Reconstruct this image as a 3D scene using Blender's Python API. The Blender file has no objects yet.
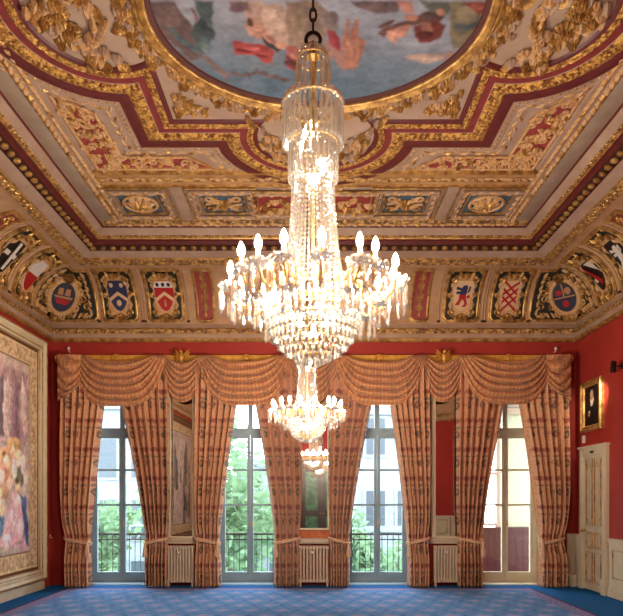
import bpy, math, random
import numpy as np
from mathutils import Vector, Matrix
random.seed(7)
RS = np.random.RandomState(5)
PI = math.pi
sc = bpy.context.scene
COL = sc.collection
# ------------------------------------------------------------------ room measures
XW = 4.82            # half width of the room
YB = 11.95           # back (window) wall
YF = -0.60           # wall behind the camera
CAMX, CAMZ = -0.07, 1.60
ZC = 6.02            # flat ceiling
YC = 5.95            # centre of the ceiling
COVE_Z, COVE_R = 4.80, 0.80

# ------------------------------------------------------------------ materials
def lin(c):
    return tuple(((x/255.0)/12.92 if x <= 10 else ((x/255.0+0.055)/1.055)**2.4) for x in c)
MATS = {}
class NT:
    def __init__(s, m):
        s.t = m.node_tree; s.n = s.t.nodes; s.l = s.t.links
    def new(s, ty, **kw):
        n = s.n.new(ty)
        for k, v in kw.items(): setattr(n, k, v)
        return n
    def put(s, sock, v):
        if isinstance(v, (int, float)): sock.default_value = v
        elif isinstance(v, tuple): sock.default_value = v if len(v) == len(sock.default_value) else tuple(v)+(1.0,)
        else: s.l.new(v, sock)
    def M(s, op, a, b=0.0, c=None):
        n = s.new('ShaderNodeMath', operation=op)
        s.put(n.inputs[0], a); s.put(n.inputs[1], b)
        if c is not None: s.put(n.inputs[2], c)
        return n.outputs[0]
    def mix(s, f, a, b):
        n = s.new('ShaderNodeMix', data_type='RGBA')
        s.put(n.inputs[0], f); s.put(n.inputs[6], a); s.put(n.inputs[7], b)
        return n.outputs[2]
    def noise(s, vec, scale, detail=3.0, rough=0.55):
        n = s.new('ShaderNodeTexNoise'); n.inputs['Scale'].default_value = scale
        n.inputs['Detail'].default_value = detail; n.inputs['Roughness'].default_value = rough
        if vec is not None: s.l.new(vec, n.inputs['Vector'])
        return n.outputs['Fac']
    def ramp(s, f, lo, hi):
        n = s.new('ShaderNodeMapRange'); n.inputs[1].default_value = lo; n.inputs[2].default_value = hi
        s.l.new(f, n.inputs[0]); return n.outputs[0]
    def bump(s, h, strength, dist=0.01):
        n = s.new('ShaderNodeBump'); n.inputs['Strength'].default_value = strength
        n.inputs['Distance'].default_value = dist; s.l.new(h, n.inputs['Height']); return n.outputs[0]
def base(name):
    m = bpy.data.materials.new(name); m.use_nodes = True
    t = NT(m); b = t.n['Principled BSDF']; MATS[name] = m
    return m, t, b
def mat(name, c, rough=0.5, metal=0.0, c2=None, ns=8.0, lo=0.35, hi=0.65, bump=0.0, bs=60.0, bd=0.01, spec=0.5):
    m, t, b = base(name)
    b.inputs['Roughness'].default_value = rough; b.inputs['Metallic'].default_value = metal
    b.inputs['Specular IOR Level'].default_value = spec
    co = t.new('ShaderNodeTexCoord').outputs['Object']
    if c2 is None:
        b.inputs['Base Color'].default_value = lin(c)+(1,)
    else:
        f = t.ramp(t.noise(co, ns), lo, hi)
        t.l.new(t.mix(f, lin(c), lin(c2)), b.inputs['Base Color'])
    if bump > 0:
        t.l.new(t.bump(t.noise(co, bs, 4.0), bump, bd), b.inputs['Normal'])
    return m
GOLD = mat('gilding', (218,174,102), 0.34, 0.6, (146,102,56), 10, bump=0.45, bs=70, bd=0.015)
CARV = mat('carved_gilt_band', (216,172,106), 0.4, 0.4, (124,90,62), 17, .40, .58, bump=1.0, bs=22, bd=0.05)  # dark second tone paints in the shadows between the bright carved spots
ROPE = mat('gilt_rope_band', (236,186,96), 0.36, 0.5, (128,72,34), 20, .42, .6, bump=1.0, bs=26, bd=0.05)  # shaded gaps of the rope are put into the darker tone
COVEM = mat('cove_plaster', (186,146,110), 0.6, 0, (170,130,94), 5, bump=0.1, bs=30)
BUFF = mat('buff_plaster', (176,148,129), 0.6, 0, (162,132,112), 3, bump=0.08, bs=30)
BUFD = mat('buff_plaster_ochre', (190,146,100), 0.55, 0, (168,124,78), 6, bump=0.15, bs=50)
GREY = mat('grey_buff_plaster', (166,144,124), 0.65, 0, (152,132,112), 4)
TAN = mat('tan_relief_plaster', (206,168,128), 0.5, 0.0, (200,144,74), 26, .45, .6, bump=0.6, bs=70, bd=0.02)
DRED = mat('dark_red_band', (98,32,31), 0.5, 0, (84,25,25), 9)
MRED = mat('crimson_band', (130,46,45), 0.55, 0, (116,38,38), 9)
PRED = mat('coffer_red_ground', (158,62,62), 0.6, 0, (140,50,50), 12)
GRN = mat('dark_green_ground', (44,44,36), 0.6, 0, (30,34,30), 14)
BLU = mat('slate_blue_ground', (78,100,118), 0.6, 0, (66,88,106), 14)
NAVY = mat('navy_enamel', (40,48,84), 0.5)
WHT = mat('white_enamel', (214,206,196), 0.5)
RED = mat('red_enamel', (170,28,32), 0.45)
DENT = mat('dentil_ground', (70,34,24), 0.6, 0, (54,26,20), 12)
BLK = mat('black_enamel', (22,20,22), 0.45)
CORN = mat('old_gold_enamel', (176,124,80), 0.5)
CNAV = mat('dull_blue_enamel', (44,44,62), 0.5)
SLIP = mat('dark_brown_slip', (84,40,34), 0.5)
CRM = mat('cream_enamel', (214,180,140), 0.5)
WALLR = mat('red_wall_paint', (166,50,42), 0.62, 0, (156,44,37), 1.6, bump=0.05, bs=40, spec=0.35)
IVORY = mat('ivory_joinery', (214,202,176), 0.45, 0, (204,190,162), 5)
IVG = mat('ivory_and_gilt_frame', (222,208,176), 0.42, 0, (214,196,158), 4)
WINP = mat('shaded_white_window_paint', (138,156,166), 0.45, 0, (128,148,158), 6)  # white frames, with their cool shade put into the base colour
RADP = mat('radiator_enamel', (206,186,162), 0.4, 0, (196,176,150), 8)
DARK = mat('dark_bronze', (46,32,24), 0.4, 0.6)
BRASS = mat('brass', (200,150,70), 0.3, 0.9)
CORDM = mat('tieback_cord', (232,196,160), 0.8, 0, (206,160,124), 60, bump=0.6, bs=120)
DOORG = mat('dark_green_door_paint', (76,126,90), 0.35, 0, (44,72,54), 6)
BROWNF = mat('brown_wood_frame', (104,80,62), 0.45, 0, (88,66,50), 6)
MAHO = mat('dark_mahogany', (62,34,26), 0.35, 0, (46,24,20), 10)
MARB = mat('orange_marble', (206,116,66), 0.25, 0, (176,86,52), 18, bump=0.0)
FLOORB = mat('plain_blue_carpet', (24,96,156), 0.95, 0, (20,84,142), 40, bump=0.3, bs=400, spec=0.1)
IRON = mat('black_iron', (40,44,48), 0.5, 0.3)
FARM = mat('far_masonry', (132,140,146), 0.9, 0, (120,128,136), 1)
STONE = mat('pale_stone', (200,196,188), 0.8, 0, (184,180,172), 2)
BARK = mat('bark', (90,76,62), 0.9)
WINDK = mat('far_window_glass', (58,68,78), 0.4)
PLAS = mat('white_plastic', (230,226,218), 0.4)

RBRN = mat('red_brown_boarding', (90,46,40), 0.5, 0, (76,38,34), 12)
RFLR = mat('red_balcony_floor', (180,44,60), 0.6)
SLAB = mat('balcony_lead', (150,152,152), 0.8)

def leafmat(name, c, c2):
    m, t, b = base(name)
    co = t.new('ShaderNodeTexCoord').outputs['Object']
    t.l.new(t.mix(t.ramp(t.noise(co, 2.2), .35, .65), lin(c), lin(c2)), b.inputs['Base Color'])
    b.inputs['Roughness'].default_value = 0.6
    tr = t.new('ShaderNodeBsdfTranslucent'); tr.inputs[0].default_value = lin(c2)+(1,)
    mx = t.new('ShaderNodeMixShader'); mx.inputs[0].default_value = 0.4
    t.l.new(b.outputs[0], mx.inputs[1]); t.l.new(tr.outputs[0], mx.inputs[2])
    t.l.new(mx.outputs[0], t.n['Material Output'].inputs[0]); return m
BLIND = leafmat('pale_blind', (214,218,200), (226,228,206))
LEAF = leafmat('leaf_green', (78,112,84), (120,150,112))

def emis(name, c, s):
    m, t, b = base(name)
    b.inputs['Base Color'].default_value = (1, .9, .8, 1)
    b.inputs['Emission Color'].default_value = c+(1,); b.inputs['Emission Strength'].default_value = s
    return m
BULB = emis('lit_bulb', (1.0, 0.85, 0.66), 2500.0)
BULBI = emis('inner_lit_bulb', (1.0, 0.84, 0.62), 210.0)
def crystal(name, tr, gl, tint, df=.14):
    m, t, b = base(name)
    T = t.new('ShaderNodeBsdfTransparent'); T.inputs[0].default_value = tint+(1,)
    G = t.new('ShaderNodeBsdfGlossy'); G.inputs[1].default_value = 0.08
    D = t.new('ShaderNodeBsdfGlass'); D.inputs[0].default_value = (1,.98,.95,1); D.inputs[1].default_value = .03; D.inputs[2].default_value = 1.5
    D2 = t.new('ShaderNodeBsdfDiffuse'); D2.inputs[0].default_value = (.95,.92,.86,1)
    a = t.new('ShaderNodeMixShader'); a.inputs[0].default_value = df
    t.l.new(D.outputs[0], a.inputs[1]); t.l.new(D2.outputs[0], a.inputs[2])
    x = t.new('ShaderNodeMixShader'); x.inputs[0].default_value = gl
    t.l.new(a.outputs[0], x.inputs[1]); t.l.new(G.outputs[0], x.inputs[2])
    y = t.new('ShaderNodeMixShader'); y.inputs[0].default_value = tr
    t.l.new(x.outputs[0], y.inputs[1]); t.l.new(T.outputs[0], y.inputs[2])
    t.l.new(y.outputs[0], t.n['Material Output'].inputs[0]); return m
CRYS = crystal('cut_crystal', 0.30, 0.42, (1,.98,.95))
CRYT = crystal('strung_crystal', 0.42, 0.5, (1,.98,.95), .05)
CRYB = crystal('bowl_crystal', 0.30, 0.3, (1,.98,.95), .42)
def glassmat():
    m, t, b = base('window_glass')
    T = t.new('ShaderNodeBsdfTransparent'); T.inputs[0].default_value = (.93,.97,.97,1)
    G = t.new('ShaderNodeBsdfGlossy'); G.inputs[1].default_value = 0.02
    y = t.new('ShaderNodeMixShader'); y.inputs[0].default_value = 0.06
    t.l.new(T.outputs[0], y.inputs[1]); t.l.new(G.outputs[0], y.inputs[2])
    t.l.new(y.outputs[0], t.n['Material Output'].inputs[0]); return m
GLASS = glassmat()
def mirrmat():
    m, t, b = base('mirror_silver')
    b.inputs['Base Color'].default_value = (.86,.85,.83,1); b.inputs['Metallic'].default_value = 1.0
    b.inputs['Roughness'].default_value = 0.01; return m
MIRR = mirrmat()
def vcol(name, rough=0.8, bump=0.3, bs=200, gloss=0.2, ns=22):
    m, t, b = base(name)
    a = t.new('ShaderNodeAttribute'); a.attribute_name = 'Col'
    co = t.new('ShaderNodeTexCoord').outputs['Object']
    f = t.ramp(t.noise(co, ns, 5, .7), .3, .7)
    dk = t.new('ShaderNodeMix', data_type='RGBA', blend_type='MULTIPLY')
    dk.inputs[0].default_value = 1.0
    t.l.new(a.outputs['Color'], dk.inputs[6]); t.l.new(t.mix(f, (.8,.8,.8), (1.12,1.1,1.06)), dk.inputs[7])
    t.l.new(dk.outputs[2], b.inputs['Base Color'])
    b.inputs['Roughness'].default_value = rough; b.inputs['Specular IOR Level'].default_value = gloss
    t.l.new(t.bump(t.noise(co, bs), bump, .004), b.inputs['Normal']); return m
PAINT = vcol('oil_paint', 0.6, 0.06, 200, .15, 9)
TAPC = vcol('woven_tapestry', 0.95, 0.3, 300, 0.05, 40)

def fabric(name='patterned_damask', b1=(220,164,124), b2=(200,140,102), k=1.0):
    m, t, b = base(name)
    uv = t.new('ShaderNodeUVMap'); uv.uv_map = 'UVMap'
    sep = t.new('ShaderNodeSeparateXYZ'); t.l.new(uv.outputs[0], sep.inputs[0])
    nz = t.noise(uv.outputs[0], 16, 3); nz2 = t.noise(uv.outputs[0], 42, 3)
    u = t.M('ADD', sep.outputs[0], t.M('MULTIPLY', t.M('SUBTRACT', nz, .5), .10))
    v = t.M('ADD', sep.outputs[1], t.M('MULTIPLY', t.M('SUBTRACT', nz, .5), .10))
    def ell(cu, cv, ru, rv, pu=.34, pv=.52, soft=.35):
        fu = t.M('DIVIDE', t.M('SUBTRACT', t.M('FRACT', t.M('DIVIDE', u, pu)), cu), ru)
        fv = t.M('DIVIDE', t.M('SUBTRACT', t.M('FRACT', t.M('DIVIDE', v, pv)), cv), rv)
        d = t.M('ADD', t.M('MULTIPLY', fu, fu), t.M('MULTIPLY', fv, fv))
        n = t.new('ShaderNodeMapRange'); n.inputs[1].default_value = 1+soft; n.inputs[2].default_value = 1-soft
        t.l.new(d, n.inputs[0]); return n.outputs[0]
    c = t.mix(t.ramp(nz2, .38, .62), lin(b1), lin(b2))
    st = t.ramp(t.M('SINE', t.M('MULTIPLY', sep.outputs[0], 2*PI/.085)), .2, .9)
    c = t.mix(t.M('MULTIPLY', st, .4), c, lin((226,182,140)))
    c = t.mix(t.M('MULTIPLY', ell(.5, .74, .38, .085), .85*k), c, lin((148,66,60)))
    c = t.mix(t.M('MULTIPLY', ell(.02, .30, .22, .06), .55), c, lin((166,78,68)))
    c = t.mix(t.M('MULTIPLY', ell(.5, .27, .17, .14), .85*k), c, lin((72,60,58)))
    c = t.mix(t.M('MULTIPLY', ell(.5, .27, .07, .06), .8), c, lin((206,150,96)))
    c = t.mix(t.M('MULTIPLY', ell(.5, .50, .34, .035), .75*k), c, lin((98,84,80)))
    c = t.mix(t.M('MULTIPLY', t.ramp(nz2, .56, .68), .75-.25*k), c, lin((150,72,60)))
    t.l.new(c, b.inputs['Base Color'])
    b.inputs['Roughness'].default_value = 0.75; b.inputs['Sheen Weight'].default_value = 0.15
    b.inputs['Specular IOR Level'].default_value = 0.25
    t.l.new(t.bump(nz2, .25, .01), b.inputs['Normal'])
    return m
FAB = fabric()
FABS = fabric('valance_damask', (204,142,92), (178,114,72), .5)  # same cloth as the curtains; the swags' darker tone is put into the colour
GILT = mat('bright_gilding', (226,170,78), 0.35, 0.25, (200,142,60), 10, bump=0.2, bs=40)
def carpetmat():
    m, t, b = base('patterned_blue_carpet')
    co = t.new('ShaderNodeTexCoord').outputs['Object']
    sep = t.new('ShaderNodeSeparateXYZ'); t.l.new(co, sep.inputs[0])
    x, y = sep.outputs[0], sep.outputs[1]
    nz = t.noise(co, 30, 3)
    def cell(px, py, ox, oy, rx, ry):
        iy = t.M('FLOOR', t.M('ADD', t.M('DIVIDE', y, py), oy))
        sh = t.M('MULTIPLY', t.M('MODULO', t.M('ABSOLUTE', iy), 2.0), .5)
        fu = t.M('DIVIDE', t.M('SUBTRACT', t.M('FRACT', t.M('ADD', t.M('ADD', t.M('DIVIDE', x, px), ox), sh)), .5), rx)
        fv = t.M('DIVIDE', t.M('SUBTRACT', t.M('FRACT', t.M('ADD', t.M('DIVIDE', y, py), oy)), .5), ry)
        d = t.M('ADD', t.M('ABSOLUTE', fu), t.M('ABSOLUTE', fv))
        d = t.M('ADD', d, t.M('MULTIPLY', t.M('SUBTRACT', nz, .5), .8))
        n = t.new('ShaderNodeMapRange'); n.inputs[1].default_value = 1.15; n.inputs[2].default_value = .85
        t.l.new(d, n.inputs[0]); return n.outputs[0]
    c = t.mix(t.ramp(nz, .35, .65), lin((92,142,200)), lin((76,124,188)))
    c = t.mix(t.M('MULTIPLY', cell(.42, .42, 0, 0, .46, .46), .3), c, lin((108,154,208)))
    c = t.mix(t.M('MULTIPLY', cell(.42, .42, 0, 0, .25, .3), .55), c, lin((168,156,192)))
    c = t.mix(t.M('MULTIPLY', cell(.42, .42, .5, 0, .15, .2), .5), c, lin((62,92,160)))
    c = t.mix(t.M('MULTIPLY', cell(.14, .21, .25, .3, .3, .16), .5), c, lin((150,170,206)))
    t.l.new(c, b.inputs['Base Color'])
    b.inputs['Roughness'].default_value = 0.9; b.inputs['Specular IOR Level'].default_value = 0.15
    t.l.new(t.bump(t.noise(co, 420), .3, .006), b.inputs['Normal'])
    return m
CARP = carpetmat()
CBORD = mat('lilac_carpet_border', (150,140,176), 0.95, 0, (96,112,176), 22, bump=0.3, bs=400, spec=0.1)
CLINE = mat('maroon_carpet_line', (96,24,44), 0.95, 0, (80,20,40), 22, spec=0.1)

# ------------------------------------------------------------------ mesh builder
ORG = {}
class MB:
    def __init__(s, T=None):
        s.v = []; s.f = []; s.mi = []; s.uv = []; s.T = T; s.col = None
    def add(s, vs, fs, mi=0, uvs=None):
        b = len(s.v)
        s.v += [s.T(p) for p in vs] if s.T else [tuple(p) for p in vs]
        s.uv += list(uvs) if uvs is not None else [(0, 0)]*len(vs)
        s.f += [tuple(i+b for i in f) for f in fs]; s.mi += [mi]*len(fs)
    def box(s, x0, x1, y0, y1, z0, z1, mi=0):
        s.add([(x0,y0,z0),(x1,y0,z0),(x1,y1,z0),(x0,y1,z0),(x0,y0,z1),(x1,y0,z1),(x1,y1,z1),(x0,y1,z1)],
              [(0,3,2,1),(4,5,6,7),(0,1,5,4),(1,2,6,5),(2,3,7,6),(3,0,4,7)], mi)
    def loft(s, rows, mi=0, cu=False, cv=False, uvs=None, cap=False):
        n = len(rows[0]); m = len(rows); vs = [p for r in rows for p in r]; fs = []
        for j in range(m if cv else m-1):
            for i in range(n if cu else n-1):
                a, b_ = j*n+i, j*n+(i+1) % n; c, d = ((j+1) % m)*n+(i+1) % n, ((j+1) % m)*n+i
                fs.append((a, b_, c, d))
        if cap: fs += [tuple(range(n))[::-1], tuple((m-1)*n+i for i in range(n))]
        s.add(vs, fs, mi, uvs)
    def tube(s, path, r, n=8, mi=0, closed=False):
        P = [Vector(p) for p in path]; k = len(P); R = r if isinstance(r, (list, tuple)) else [r]*k
        rows = []; up = None
        for i in range(k):
            t = (P[(i+1) % k]-P[i-1]) if closed else (P[min(i+1,k-1)]-P[max(i-1,0)])
            t = t.normalized() if t.length > 1e-9 else Vector((0,0,1))
            if up is None:
                up = Vector((0,0,1)) if abs(t.z) < .9 else Vector((1,0,0))
            a = (up - t*up.dot(t))
            a = a.normalized() if a.length > 1e-6 else t.orthogonal().normalized()
            up = a; b = t.cross(a)
            rows.append([P[i]+a*(R[i]*math.cos(2*PI*j/n))+b*(R[i]*math.sin(2*PI*j/n)) for j in range(n)])
        s.loft(rows, mi, cu=True, cv=closed, cap=not closed)
    def lathe(s, prof, n=16, c=(0,0,0), mi=0, cap=True):
        rows = [[(c[0]+r*math.cos(2*PI*j/n), c[1]+r*math.sin(2*PI*j/n), c[2]+z) for j in range(n)] for r, z in prof]
        s.loft(rows, mi, cu=True, cap=cap)
    def ell(s, c, r, nu=8, nv=5, mi=0):
        rows = []
        for i in range(nv+1):
            a = -PI/2+PI*i/nv; a = max(-PI/2+.12, min(PI/2-.12, a))
            rows.append([(c[0]+r[0]*math.cos(a)*math.cos(2*PI*j/nu), c[1]+r[1]*math.cos(a)*math.sin(2*PI*j/nu), c[2]+r[2]*math.sin(a)) for j in range(nu)])
        s.loft(rows, mi, cu=True, cap=True)
    def grid(s, fn, nu, nv, mi=0, uvf=None):
        rows = [[fn(i/nu, j/nv) for i in range(nu+1)] for j in range(nv+1)]
        uvs = [uvf(i/nu, j/nv) for j in range(nv+1) for i in range(nu+1)] if uvf else None
        s.loft(rows, mi, uvs=uvs)
    # ---- relief ornaments in (u, v, h)
    def plate(s, pts, h0, h1, mi=0):
        n = len(pts)
        s.add([(p[0],p[1],h0) for p in pts]+[(p[0],p[1],h1) for p in pts],
              [tuple(range(n,2*n))]+[(i,(i+1)%n,n+(i+1)%n,n+i) for i in range(n)], mi)
    def rows(s, wf, v0, v1, nv, nu, h0, h1, mi=0, cu=0.0):
        """plate whose half width at v is wf(t); follows a curved ground"""
        top = []
        for j in range(nv+1):
            t = j/nv; w = wf(t); v = v0+(v1-v0)*t
            top.append([(cu-w, v, h0)]+[(cu-w+2*w*i/nu, v, h1) for i in range(nu+1)]+[(cu+w, v, h0)])
        top = [[(p[0], p[1], h0) for p in top[0]]]+top+[[(p[0], p[1], h0) for p in top[-1]]]
        s.loft(top, mi)
    def leaf(s, u, v, a, L, W, H, mi=0, bend=0.0, h0=0.0):
        rows = []; x, y, an = u, v, a; k = 7
        for i in range(k+1):
            t = i/k; w = W*.5*(math.sin(PI*(.12+.84*t))*(1.08 if i % 2 else .58))+1e-4
            c, q = math.cos(an), math.sin(an)
            hh = h0+H*(.35+.9*math.sin(PI*min(1, t*.9+.1)))
            rows.append([(x-q*w, y+c*w, h0+H*.15), (x-q*w*.5, y+c*w*.5, hh*.8+h0*.2), (x, y, hh), (x+q*w*.5, y-c*w*.5, hh*.8+h0*.2), (x+q*w, y-c*w, h0+H*.15)])
            x += c*L/k; y += q*L/k; an += bend/k
        s.loft(rows, mi)
    def dome(s, u, v, r, H, mi=0, n=8, h0=0.0, ru=None):
        ru = ru or r
        rows = [[(u+ru*f*math.cos(2*PI*j/n), v+r*f*math.sin(2*PI*j/n), h0+H*g) for j in range(n)] for f, g in ((1,0),(.92,.45),(.6,.85),(.15,1))]
        s.loft(rows, mi, cu=True); 
        b = len(s.v); s.f.append(tuple(range(b-n, b))); s.mi.append(mi)
    def rosette(s, u, v, r, H, mi=0, n=6, h0=0.0, mi2=None):
        o = random.random()
        n += 3
        for k in range(n): s.leaf(u, v, 2*PI*k/n+o, r, r*.62, H*.6, mi, .2, h0)
        for k in range(n-3): s.leaf(u, v, 2*PI*k/(n-3)+o+.3, r*.62, r*.5, H*1.0, mi, .2, h0+H*.15)
        s.dome(u, v, r*.34, H*1.25, mi if mi2 is None else mi2, 7, h0)
    def rail(s, pts, r, mi=0, n=6, h=0.0, closed=False):
        s.tube([(p[0], p[1], h) for p in pts], r, n, mi, closed)
    def scroll(s, u, v, R, a0, turns, d, tr, mi=0, h=0.01, k=14):
        pts = []; rr = []
        for i in range(k+1):
            t = i/k; a = a0+d*2*PI*turns*t; r = R*(1-.82*t)
            pts.append((u+r*math.cos(a), v+r*math.sin(a), h)); rr.append(tr*(.55+.6*math.sin(PI*min(1,t*.7+.3))))
        s.tube(pts, rr, 6, mi)
    def build(s, name, mats, parent=None, smooth=True, org=None, local=False, recalc=True):
        if not isinstance(mats, (list, tuple)): mats = [mats]
        if parent is not None: o0 = (0,0,0) if local else ORG.get(parent.name, (0,0,0))
        elif org is not None: o0 = org
        else:
            A = np.array(s.v); lo, hi = A.min(0), A.max(0); o0 = ((lo[0]+hi[0])/2, (lo[1]+hi[1])/2, lo[2])
        me = bpy.data.meshes.new(name)
        me.from_pydata([(p[0]-o0[0], p[1]-o0[1], p[2]-o0[2]) for p in s.v], [], s.f)
        for m in mats: me.materials.append(m)
        me.polygons.foreach_set('material_index', s.mi)
        if any(q != (0,0) for q in s.uv[:50]) or any(q != (0,0) for q in s.uv[-50:]):
            L = me.uv_layers.new(name='UVMap'); vi = np.zeros(len(me.loops), dtype=np.int32)
            me.loops.foreach_get('vertex_index', vi); L.data.foreach_set('uv', np.array(s.uv, dtype=np.float32)[vi].ravel())
        if s.col is not None:
            ca = me.color_attributes.new('Col', 'FLOAT_COLOR', 'POINT'); ca.data.foreach_set('color', s.col.astype(np.float32).ravel())
        me.update()
        if recalc:
            import bmesh
            bm = bmesh.new(); bm.from_mesh(me); bmesh.ops.recalc_face_normals(bm, faces=bm.faces); bm.to_mesh(me); bm.free()
        if smooth:
            me.polygons.foreach_set('use_smooth', [True]*len(me.polygons))
            try: me.set_sharp_from_angle(angle=math.radians(38))
            except Exception: pass
        o = bpy.data.objects.new(name, me); COL.objects.link(o)
        if parent is not None: o.parent = parent; ORG[o.name] = o0
        else: o.location = o0; ORG[o.name] = tuple(o0)
        return o
def empty(name, loc, label=None, cat=None, group=None, rz=0.0):
    o = bpy.data.objects.new(name, None); COL.objects.link(o); o.location = loc; o.rotation_euler = (0,0,rz)
    o.empty_display_size = 0.1; ORG[o.name] = tuple(loc); tag(o, label, cat, group); return o
def tag(o, label=None, cat=None, group=None, kind=None):
    if label: o['label'] = label
    if cat: o['category'] = cat
    if group: o['group'] = group
    if kind: o['kind'] = kind
    return o
def struct(o): o['kind'] = 'structure'; return o
def copy_tree(o, parent=None):
    c = o.copy(); COL.objects.link(c)
    if parent is not None: c.parent = parent
    ORG[c.name] = ORG.get(o.name, (0,0,0))
    for ch in list(o.children): copy_tree(ch, c)
    return c
def inst(o, parent, mw):
    """another object sharing o's mesh, under parent, at a local matrix"""
    c = o.copy(); COL.objects.link(c); c.parent = parent; c.matrix_local = mw; return c

# picture-making helpers: flat art painted per vertex
def vnoise(P, s, seed):
    r = np.random.RandomState(seed).rand(64, 64)
    q = P*s; i = np.floor(q).astype(int); f = q-i; f = f*f*(3-2*f)
    a = r[i[:,0] % 64, i[:,1] % 64]; b = r[(i[:,0]+1) % 64, i[:,1] % 64]
    c = r[i[:,0] % 64, (i[:,1]+1) % 64]; d = r[(i[:,0]+1) % 64, (i[:,1]+1) % 64]
    return (a*(1-f[:,0])+b*f[:,0])*(1-f[:,1])+(c*(1-f[:,0])+d*f[:,0])*f[:,1]
def polymask(P, pts, soft):
    pts = np.array(pts, float); n = len(pts); ins = np.zeros(len(P), bool); dm = np.full(len(P), 1e9)
    for i in range(n):
        a, b = pts[i], pts[(i+1) % n]
        if a[1] != b[1]:
            c = ((a[1] > P[:,1]) != (b[1] > P[:,1])) & (P[:,0] < (b[0]-a[0])*(P[:,1]-a[1])/(b[1]-a[1])+a[0]); ins ^= c
        e = b-a; t = np.clip(((P-a)@e)/max(1e-12, e@e), 0, 1); dm = np.minimum(dm, np.hypot(*(P-(a+t[:,None]*e)).T))
    return np.clip((np.where(ins, dm, -dm)+soft*.5)/soft, 0, 1)
def artwork(P, ground, shapes, conv, wob, soft):
    """P: points on the picture; shapes: (points, colour[, colour2])"""
    C = ground.copy(); W = P+np.stack([vnoise(P, wob[0], 1)-.5, vnoise(P, wob[0], 2)-.5], 1)*wob[1]
    for k, sh in enumerate(shapes):
        m = polymask(W, [conv(*p) for p in sh[0]], soft)
        c1 = np.array(lin(sh[1])); c2 = np.array(lin(sh[2] if len(sh) > 2 else sh[1]))
        n = vnoise(P, wob[0]*1.3, 10+k)[:,None]; c = c1*(1-n)+c2*n
        Q = np.array([conv(*p) for p in sh[0]]); ce = Q.mean(0); ex = np.abs(Q-ce).max(0)+1e-6      # brushed modelling: paler towards one side of the shape
        c = c*(1.02+.26*np.clip(((P-ce)/ex)@np.array([-.55,.75]), -1, 1)+.34*(vnoise(P, wob[0]*3.1, 40+k)-.5))[:,None]
        C = C*(1-m[:,None])+c*m[:,None]
    return C
# ------------------------------------------------------------------ room shell
WX = (-3.62, -1.20, 1.20, 3.62); WH = 0.62; WTOP = 3.75; WT = 0.50
b = MB(); b.box(-XW-.3, XW+.3, YF-.3, YB+WT, -.2, 0); struct(b.build('floor', FLOORB, smooth=False))
b = MB(); b.box(-XW-.3, -XW, YF-.3, YB+WT, 0, 6.25); struct(b.build('wall_left', WALLR, smooth=False))
b = MB(); b.box(XW, XW+.3, YF-.3, YB+WT, 0, 6.25); struct(b.build('wall_right', WALLR, smooth=False))
b = MB()
xs = [-XW]+[e for w in WX for e in (w-WH, w+WH)]+[XW]
for i in range(0, len(xs), 2): b.box(xs[i], xs[i+1], YB, YB+WT, 0, WTOP)
b.box(-XW, XW, YB, YB+WT, WTOP, 6.25); struct(b.build('wall_back', WALLR, smooth=False))
b = MB(); b.box(-XW, XW, YF-.3, YF, 0, 6.25); struct(b.build('wall_front', WALLR, smooth=False))
b = MB(); b.box(-XW-.3, XW+.3, YF-.3, YB+WT, ZC, 6.30); struct(b.build('ceiling', BUFF, smooth=False))

def perim(mb, prof, mis):
    for (p, q, mi) in zip(prof[:-1], prof[1:], mis):
        rows = []
        for d, z in (p, q):
            rows.append([(-XW+d, YF+d, z), (XW-d, YF+d, z), (XW-d, YB-d, z), (-XW+d, YB-d, z)])
        mb.loft(rows, mi, cu=True)
b = MB()
perim(b, [(0,4.46),(.05,4.46),(.07,4.485),(.07,4.515),(.05,4.53),(.05,4.60),(.065,4.61),(.065,4.685),(.05,4.69),(.03,4.72),(0,4.80)],
      [1,1,1,0,2,0,3,0,1,2])
struct(b.build('trim_1', [BUFD, GOLD, BUFF, CARV], smooth=False))
b = MB()
N = 16
perim(b, [(COVE_R*(1-math.cos(PI/2*i/N)), COVE_Z+COVE_R*math.sin(PI/2*i/N)) for i in range(N+1)], [0]*N)
struct(b.build('trim_2', COVEM))
# entablature above the cove
b = MB()
perim(b, [(.79,5.598),(.82,5.585),(.915,5.645),(.92,5.675),(1.075,5.735),(1.08,5.762),(1.20,5.79),(1.215,5.845),(1.25,5.86),(1.262,5.882),(1.302,5.905),(1.37,5.985),(1.375,5.995),(1.395,6.021)],
      [1,1,2,0,3,3,4,4,2,1,0,0,4])
def alongs(step, d, y0=2.0):
    out = []
    n = int((2*(XW-d))/step)
    for i in range(n+1): out.append((-XW+d+(2*(XW-d))*i/n, YB-d, 0))
    m = int((YB-d-y0)/step)
    for i in range(1, m): 
        out.append((-XW+d, YB-d-i*step, 1)); out.append((XW-d, YB-d-i*step, 1))
    return out
for x, y, k in alongs(.165, 1.14):
    b.ell((x, y, 5.757), (.052,.052,.035), 8, 5, 2)
for x, y, k in alongs(.11, .868):
    b.ell((x, y, 5.612), (.04,.04,.022), 6, 4, 2)
for x, y, k in alongs(.09, 1.28):
    b.ell((x, y, 5.888), (.03,.03,.018), 6, 4, 2)
struct(b.build('trim_3', [BUFF, CARV, GOLD, DENT, DRED]))

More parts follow.
